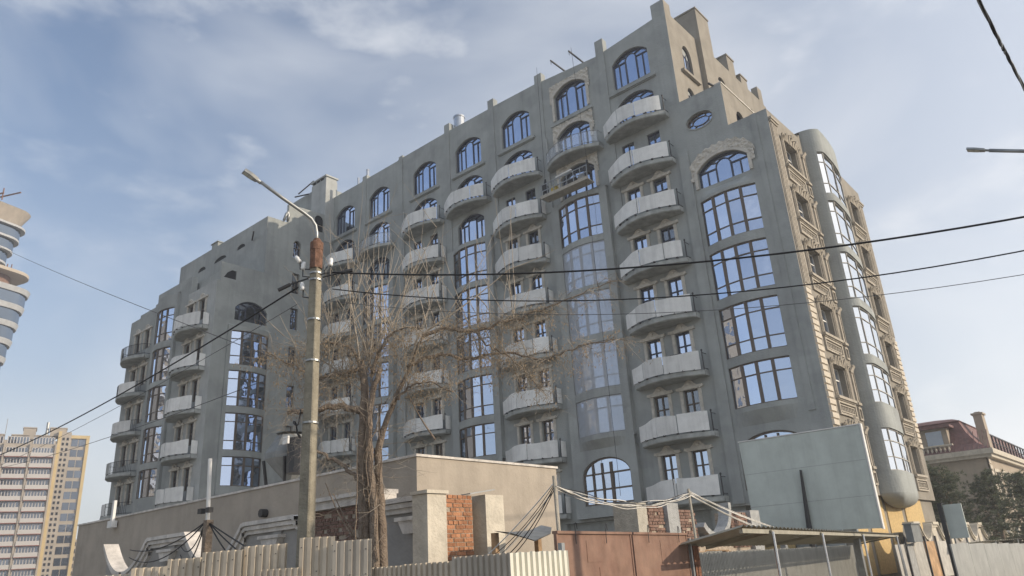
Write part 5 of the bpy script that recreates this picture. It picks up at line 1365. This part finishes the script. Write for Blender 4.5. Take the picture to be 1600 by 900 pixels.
mb = MB(); mb.box(-15.0, -14.86, -29.37, -29.23, 0, 2.88); add('lower_post', mb.mesh('lower_post', 'bark'), t)
mb = MB(); mb.tube([(-14.97, -29.3, 2.86), (-15.08, -29.3, 4.12)], .042, 8); add('upper_tube', mb.mesh('upper_tube', 'white_paint'), t)
for s in (-1, 1):
    mb = MB(); mb.box(-15.0 + s * .16 - .07, -15.0 + s * .16 + .07, -29.4, -29.3, 3.02, 3.12); add('floodlight', mb.mesh('floodlight', 'metal_dark'), t)
CABP = {}
for nm, x, y, z1, lab in (('a', -7.2, -27.8, 2.90, 'thin pale cable post at the left end of the rusty gate'), ('b', -7.6, -22.85, 2.92, 'thin pale cable post at the right end of the rusty gate')):
    mb = MB(); mb.tube([(x, y, 0), (x + .01, y, 1.6), (x - .01, y + .01, z1)], .028, 7); o = solo('cable_post', mb.mesh('cable_post', 'concrete'), lab, 'post'); o['group'] = 'cable posts by the gate'

# ================================================================ cables
def cat(P, Q, sag, n=28): 
    P, Q = Vector(P), Vector(Q); return [P.lerp(Q, i / n) - Vector((0, 0, sag * 4 * (i / n) * (1 - i / n))) for i in range(n + 1)]
def cable(P, Q, sag, r_, m, label):
    mb = MB(); mb.tube(cat(P, Q, sag), r_, 6); return solo('cable', mb.mesh('cable', m, True), label, 'cable', group='overhead cables')
cable((-9.75, -30.15, 6.45), (2.2, -24.9, 5.6), .52, .014, 'cable', 'thick black cable from the concrete lamp post crossing right, the uppermost one')
cable((-9.75, -30.15, 6.15), (2.2, -24.9, 5.3), .72, .009, 'cable', 'thinner black cable just below the thick one on the right')
cable((-9.8, -30.15, 5.95), (2.2, -24.9, 4.9), .66, .0045, 'cable_grey', 'lowest and thinnest wire crossing the facade to the right')
cable((-10.15, -30.55, 6.2), (-34, -29.1, 6.35), .30, .016, 'cable', 'thick black cable running from the concrete lamp post down left')
cable((-10.15, -30.55, 5.9), (-36, -28.6, 6.2), .25, .006, 'cable_grey', 'thin wire just below the thick black one on the left')
cable((-13.0, -29.5, 5.3), (-60, -24.0, 9.6), .5, .008, 'cable_grey', 'thin wire crossing in front of the pale apartment tower')
cable((-11.9, -29.9, 5.5), (-60, -27.0, 27.0), .3, .009, 'cable_grey', 'wire climbing to the upper left towards the glass tower')
# twisted service cable near the camera
t = thing('twisted_cable', 'twisted black service cable crossing the upper right corner', 'cable', (-.1, -30.5, 5.3))
TP = [Vector(p) for p in ((.29, -10.5, 8.8), (-.137, -25.05, 7.69), (-.225, -28.05, 7.47), (-.6, -42, 6.75), (-1.2, -62, 6.6))]
tw_pts = []
for q in range(4):
    a, b, c, d = TP[max(0, q - 1)], TP[q], TP[q + 1], TP[min(4, q + 2)]; nseg = max(12, int((c - b).length * 9))
    for i in range(nseg):
        u_ = i / nseg; tw_pts.append(.5 * ((2 * b) + (c - a) * u_ + (2 * a - 5 * b + 4 * c - d) * u_ * u_ + (3 * b - a - 3 * c + d) * u_ ** 3))
ux = Vector((1, 0, 0)); uy = Vector((0, 0, 1))
for k in range(3):
    mb = MB(); mb.tube([p + ux * .012 * math.cos(i * .7 + k * 2.09) + uy * .012 * math.sin(i * .7 + k * 2.09) for i, p in enumerate(tw_pts)], .012, 5); add('strand', mb.mesh('strand', 'cable' if k else 'metal_grey', True), t)
for (x, y, z1, lab) in ((.42, -10.4, 9.1, 'concrete pole just right of the view carrying the far end of the twisted cable'), (-1.2, -62.2, 7.0, 'concrete pole behind the viewpoint carrying the near end of the twisted cable')):
    mb = MB(); mb.tube([(x, y, 0), (x, y, z1 * .5), (x, y, z1)], [.15, .12, .09], 8); mb.bar((x - .35, y, z1 - .25), (x + .35, y, z1 - .25), .08, .08); solo('utility_pole', mb.mesh('utility_pole', 'pole_concrete'), lab, 'pole')
t = thing('cable_bundle', 'sagging bundle of pale cables between the two posts at the gate', 'cable', (-7.4, -25, 2.6))
rnd = random.Random(3)
for k in range(6):
    mb = MB(); j = rnd.uniform(-.04, .04)
    pts = cat((-7.2, -27.8, 2.74 + j), (-7.6, -22.85, 2.82 + j), .23 + rnd.uniform(-.03, .05)); pts = [p + Vector((.03 * math.sin(i * .6 + k), 0, .012 * math.sin(i * .9 + k * 2))) for i, p in enumerate(pts)]
    mb.tube(pts, .009 if k < 4 else .006, 5); add('strand', mb.mesh('strand', 'cable_white' if k < 4 else 'cable', True), t)
t = thing('cable_bundle', 'pale cables dropping from the right gate post to the canopy', 'cable', (-7.2, -21, 2.3))
for k in range(5):
    mb = MB(); mb.tube(cat((-7.6, -22.85, 2.80 + .02 * k), (-7.35 + .08 * ((k * 3) % 5), -19.6 + .7 * ((k * 2) % 5) ** .8, 1.99 - .03 * ((k * 4) % 5)), .05 + .05 * ((k * 2) % 3)), (.014, .008, .011, .007, .009)[k], 5); add('strand', mb.mesh('strand', 'cable_white', True), t)
t = thing('cable_bundle', 'dark cables fanning down from the left gate post to the corner', 'cable', (-7.8, -28, 2.2))
for k in range(6):
    mb = MB(); mb.tube(cat((-7.2, -27.8, 2.80 - .02 * k), (-8.6 + .12 * k, -28.4 - .1 * (k % 3), 1.55 + .05 * (k % 2)), .06 + .06 * ((k * 2) % 5)), (.009, .006, .008, .005, .007, .006)[k], 5); add('strand', mb.mesh('strand', 'cable' if k % 3 else 'cable_white', True), t)
t = thing('cable_bundle', 'black cables slung from the white-topped mast along the ornate wall', 'cable', (-17, -29, 2.6))
for k in range(4):
    mb = MB(); mb.tube(cat((-14.95, -29.35, 2.85), (-22.5 + 3 * (k % 2), -27.6, 2.72 - .1 * k), .22 + .08 * k), .014, 5); add('strand', mb.mesh('strand', 'cable', True), t)
for k in range(3):
    mb = MB(); mb.tube(cat((-14.9, -29.3, 2.82), (-13.5 + .5 * k, -29.5, 2.05), .05 - .02 * k), .014, 5); add('strand', mb.mesh('strand', 'cable', True), t)

# ================================================================ suspended platform
t = thing('suspended_platform', 'cluttered builders platform hanging at an upper bay of the facade', 'platform', (-24.9, -1.2, 24.7))
mb = MB(); mb.box(-26.9, -23.1, -1.55, -.75, 24.62, 24.70); mb.box(-26.95, -23.05, -1.58, -1.52, 24.60, 24.82); add('deck', mb.mesh('deck', 'concrete'), t)
mb = MB()
for z_ in (25.15, 25.62): mb.bar((-26.9, -1.52, z_), (-23.1, -1.52, z_), .05, .05)
for k in range(8): x = -26.9 + k * .543; mb.bar((x, -1.52, 24.7), (x, -1.52, 25.64), .045, .045)
add('guard_rail', mb.mesh('guard_rail', 'metal_grey'), t)
for x in (-26.75, -23.25):
    mb = MB(); mb.bar((x, -1.5, 24.6), (x, -1.15, 26.2), .08, .08); mb.bar((x, -.8, 24.6), (x, -1.15, 26.2), .08, .08); mb.box(x - .12, x + .12, -1.4, -1.0, 25.2, 25.7); add('hoist_frame', mb.mesh('hoist_frame', 'metal_dark'), t)
for x in (-26.75, -23.25):
    mb = MB(); mb.tube([(x, -1.15, 26.2), (x + (.2 if x < -25 else -.2), -1.3, 35.2)], .012, 4); add('hoist_rope', mb.mesh('hoist_rope', 'cable'), t)
mb = MB(); mb.tube([(-23.45, -1.2, 24.6), (-23.3, -1.3, 5.0)], .012, 4); add('hoist_rope', mb.mesh('hoist_rope', 'cable'), t)
rnd = random.Random(11)
def clutter(nm, m, label, x, w_, h, d=.35):
    mb = MB(); mb.box(x, x + w_, -1.4, -1.4 + d, 24.71, 24.71 + h * .8); mb.box(x + .04, x + w_ - .04, -1.36, -1.4 + d - .04, 24.71 + h * .8, 24.71 + h); solo(nm, mb.mesh(nm, m), label, 'container')
clutter('canister', 'yellow_plastic', 'yellow canister standing on the hanging platform', -26.15, .4, .62)
clutter('tool_crate', 'metal_dark', 'dark tool crate in the middle of the hanging platform', -24.9, .8, .55)
clutter('mortar_tub', 'concrete_grey', 'grey mortar tub near the right end of the hanging platform', -23.95, .5, .5)
mb = MB(); mb.bar((-25.6, -1.48, 25.75), (-24.3, -1.48, 25.80), .10, .10); mb.bar((-25.6, -1.48, 25.60), (-24.2, -1.48, 25.64), .08, .06); solo('roll_bar', mb.mesh('roll_bar', 'white_paint'), 'white strips lying along the rail of the hanging platform', 'strips')

# ================================================================ the bare tree
def tree():
    rnd = random.Random(21); X0, Y0 = -10.9, -28.3
    rv, fv = Vector((.764, .645, 0)), Vector((-.645, .764, 0))
    def W(a, z_, b=0.0): return Vector((X0, Y0, z_)) + rv * a + fv * b
    t = thing('bare_tree', 'leafless pollarded tree with dense twigs and dry seed clusters', 'tree', (X0, Y0, 0))
    def path(pts, n):                                # Catmull-Rom
        P = [pts[0]] + pts + [pts[-1]]; o = []
        for i in range(1, len(P) - 2):
            for k in range(n):
                s = k / n; a, b, c, d = P[i - 1], P[i], P[i + 1], P[i + 2]
                o.append(.5 * ((2 * b) + (c - a) * s + (2 * a - 5 * b + 4 * c - d) * s * s + (3 * b - a - 3 * c + d) * s ** 3))
        return o + [P[-2]]
    tm = MB(); tw = MB(); seeds = []
    def limb(mbx, pts, r0, r1, n=5, seg_=6, wob=0.0):
        pp = path(pts, seg_); k = len(pp) - 1
        pp = [p + Vector((rnd.gauss(0, wob), rnd.gauss(0, wob), rnd.gauss(0, wob))) if 0 < i < k else p for i, p in enumerate(pp)]
        mbx.tube(pp, [r0 + (r1 - r0) * (i / k) for i in range(k + 1)], n, cap=True); return pp
    # stems
    s1 = limb(tm, [W(-.05, 0), W(-.14, 1.6), W(-.20, 2.8), W(-.24, 3.9), W(-.2, 4.8), W(-.28, 5.4)], .135, .06, 10, 6, .008)
    s2 = limb(tm, [W(.12, 0, .1), W(.12, 2.0, .1), W(.05, 3.2, .12), W(.06, 3.9, .1), W(.28, 4.55, .1), W(.62, 5.3, .1), W(.9, 5.95, .1)], .105, .02, 9, 6, .008)
    s3 = limb(tm, [W(.05, .2, -.1), W(.02, 2.4, -.12), W(-.06, 3.6, -.12), W(-.08, 4.5, -.1), W(.1, 5.3, -.1)], .085, .045, 8, 6, .012)
    # bark ridges and clinging dead vines
    for k in range(9):
        a = rnd.uniform(-.28, .12); b = rnd.uniform(-.22, .1); z0 = rnd.uniform(1.4, 3.2)
        limb(tm, [W(a, z0, b - .08), W(a + rnd.gauss(0, .05), z0 + .6, b - .1), W(a + rnd.gauss(0, .08), z0 + 1.3, b - .06), W(a + rnd.gauss(0, .12), z0 + 1.9, b)], .014, .005, 4, 5, .012)
    heads = []
    def add_limb(pts, r0, r1, wob=.02):
        pp = limb(tm, pts, r0 * .8, r1 * .8, 6, 6, wob); heads.append(pp); return pp
    add_limb([W(-.28, 4.5), W(-.7, 4.62), W(-1.2, 4.6), W(-1.66, 4.57)], .085, .055)              # cut stub on the left
    add_limb([W(-.3, 5.3), W(-.7, 5.25), W(-1.15, 5.2), W(-1.6, 5.5), W(-2.1, 5.75, -.1)], .05, .012)
    add_limb([W(-.25, 5.4), W(-.5, 5.75), W(-.9, 5.9), W(-1.3, 5.7, -.2)], .045, .015)
    add_limb([W(.9, 5.9), W(1.4, 6.02), W(1.9, 5.92), W(2.5, 6.1), W(3.0, 6.2), W(3.7, 6.45), W(4.65, 6.8)], .055, .008)
    add_limb([W(.6, 5.3), W(1.2, 5.5), W(1.8, 5.45, .2), W(2.4, 5.55, .3), W(3.2, 5.35, .2), W(3.9, 5.5), W(4.75, 5.6)], .05, .008)
    add_limb([W(1.9, 5.92), W(2.2, 5.6), W(2.6, 5.35), W(2.9, 5.0), W(3.1, 4.7)], .028, .008)
    add_limb([W(.3, 4.6), W(.6, 4.9), W(1.0, 4.95, -.2), W(1.5, 4.7, -.3)], .04, .012)
    add_limb([W(-.05, 5.2, -.1), W(.2, 5.7, -.3), W(.5, 5.9, -.5), W(1.0, 5.8, -.8)], .045, .012)
    add_limb([W(-.1, 5.2, .1), W(-.2, 5.8, .5), W(.3, 6.0, .9)], .045, .012)
    add_limb([W(-.2, 3.2), W(-.5, 3.45), W(-.9, 3.75), W(-1.2, 3.85), W(-1.35, 4.1)], .05, .02)       # low hooked branch
    for (a, z_, L_) in ((-.75, 2.7, .55), (-.6, 2.55, .5), (.75, 4.3, .5)):
        limb(tm, [W(a + .35, z_ - .4), W(a + .1, z_), W(a - .15, z_ + L_)], .022, .008, 5)
    def twig(p, d, L_, r, depth, curl=.35, up_=.1):
        n = 5; pts = [p]; q = p; dv = d.normalized()
        for i in range(n):
            dv = (dv + Vector((rnd.gauss(0, curl * .35), rnd.gauss(0, curl * .35), rnd.gauss(up_ * .3, curl * .3)))).normalized(); q = q + dv * L_ / n; pts.append(q)
        tw.tube(pts, [r * (1 - .75 * i / n) for i in range(n + 1)], 4 if r > .006 else 3, cap=False)
        if depth > 0:
            for k in range(rnd.randint(2, 4)):
                i = rnd.randint(1, n); v = (dv + Vector((rnd.gauss(0, .9), rnd.gauss(0, .9), rnd.gauss(0, .7)))).normalized(); twig(pts[i], v, L_ * rnd.uniform(.35, .65), r * .6, depth - 1, curl, up_)
        else: seeds.append(pts[-1])
    # dense tangled twigs along the pollard limbs
    for li, pp in enumerate(heads):
        for i, p in enumerate(pp):
            if i < 2: continue
            for k in range(5 if li in (3, 4) and i < len(pp) * .6 else ((5 if li in (1, 2) else 4) if li not in (3, 4, 5, 9) else 2)):
                v = Vector((rnd.gauss(0, 1), rnd.gauss(0, 1), rnd.gauss(.05, .7))); twig(p, v, rnd.uniform(.3, .75), rnd.uniform(.003, .006), 2 if rnd.random() < .6 else 1, .85, -.2)
    # long straight shoots
    for k in range(80):
        pp = heads[rnd.choice((1, 2, 3, 3, 6, 7, 7, 8, 8, 4))]; p = pp[rnd.randint(2, max(3, int(len(pp) * .62)))]
        v = rv * rnd.gauss(0, .35) + fv * rnd.gauss(0, .3) + Vector((0, 0, 1)); L_ = rnd.uniform(1.2, 2.9)
        twig(p, v, L_, rnd.uniform(.006, .013), 1 if rnd.random() < .5 else 0, .16, .15)
    for p, d, L_ in ((W(.9, 5.95), rv * .9 + Vector((0, 0, .5)), 2.2), (W(.62, 5.3), rv * .3 + Vector((0, 0, 1)), 2.2), (W(-.3, 5.4), rv * -.2 + Vector((0, 0, 1)), 2.6), (W(-.25, 4.9), rv * -.8 + Vector((0, 0, .6)), 2.0)):
        twig(p, d, L_, .022, 1, .15, .1)
    # whips lower down and around the trunk
    for k in range(30):
        p = W(rnd.uniform(-.3, .3), rnd.uniform(2.2, 4.4), rnd.uniform(-.2, .2)); v = rv * rnd.gauss(0, 1) + fv * rnd.gauss(-.2, .6) + Vector((0, 0, rnd.gauss(.25, .5))); twig(p, v, rnd.uniform(.5, 1.2), .006, 1, .5, 0)
    # fine tips at the ends of the long right-hand branches
    for li in (3, 4, 5):
        pp = heads[li]
        for p in pp[int(len(pp) * .5):]:
            for k in range(3): twig(p, Vector((rnd.gauss(.3, 1), rnd.gauss(0, 1), rnd.gauss(-.2, .5))), rnd.uniform(.3, .6), .006, 1, .5, -.3)
    add('trunk', tm.mesh('trunk', 'bark', True), t)
    add('crown', tw.mesh('crown', 'twig', True), t)
    sm = MB()
    for p in seeds:
        if rnd.random() < (.5 if p.z < 6.3 and p.z > 4.5 else .02):
            for k in range(rnd.randint(1, 4)):
                c = p + Vector((rnd.gauss(0, .05), rnd.gauss(0, .05), rnd.gauss(-.03, .05))); d = Vector((rnd.gauss(0, .5), rnd.gauss(0, .5), -1)).normalized() * rnd.uniform(.04, .08); o = d.orthogonal().normalized() * rnd.uniform(.004, .009)
                sm.add([c, c + d * .5 + o, c + d, c + d * .5 - o], [(0, 1, 2, 3)])
    add('seed_cluster', sm.mesh('seed_clusters', 'seed'), t, kind='stuff')
tree()

# small bench on one balcony
t = thing('bench', 'small dark folding bench standing on a balcony of the right-hand column', 'bench', (-19.3, -.6, 11.05))
mb = MB(); mb.box(-19.6, -18.7, -.85, -.5, 12.12, 12.16); add('seat', mb.mesh('seat', 'metal_dark'), t)
for x in (-19.55, -18.75):
    mb = MB(); mb.bar((x, -.8, 11.06), (x + .03, -.55, 12.12), .04, .04); mb.bar((x, -.55, 11.06), (x + .03, -.8, 12.12), .04, .04); add('leg', mb.mesh('leg', 'metal_dark'), t)
# block across the street that the lower left panes mirror
t = thing('apartment_block', 'tan apartment block mirrored in the lower left window panes', 'building', (-100, -55, 0))
mb = MB(); mb.box(-115, -88, -78, -44, 0, 40); add('wall', mb.mesh('wall', 'house_wall'), t)
wm = MB().box(0, .08, -.9, .9, 0, 1.7).mesh('window', 'glass_dark')
for k in range(12):
    for q in range(8): add('window', wm, t, T(-88, -76 + q * 4.2, 1.8 + k * 3.2))
    mb = MB(); mb.box(-88, -86.9, -72, -62, 1.0 + k * 3.2, 2.1 + k * 3.2); add('balcony', cached('abb', lambda: mb.mesh('balcony', 'tower_balcony')), t, T(0, 0, 0) if k == 0 else T(0, 0, 3.2 * k))

# ================================================================ thin winter haze
m = bpy.data.materials.new('haze'); m.use_nodes = True; tt = m.node_tree; tt.nodes.clear()
o_ = tt.nodes.new('ShaderNodeOutputMaterial'); pv = tt.nodes.new('ShaderNodeVolumePrincipled')
pv.inputs['Color'].default_value = (0.93, 0.95, 1.0, 1); pv.inputs['Density'].default_value = 0.0013; pv.inputs['Anisotropy'].default_value = 0.25
tt.links.new(pv.outputs['Volume'], o_.inputs['Volume']); MATS['haze'] = m
mb = MB(); mb.box(-330, 60, -90, 140, -1.0, 76.0)
hzo = add('haze', mb.mesh('haze', 'haze'), None, I4, kind='stuff')
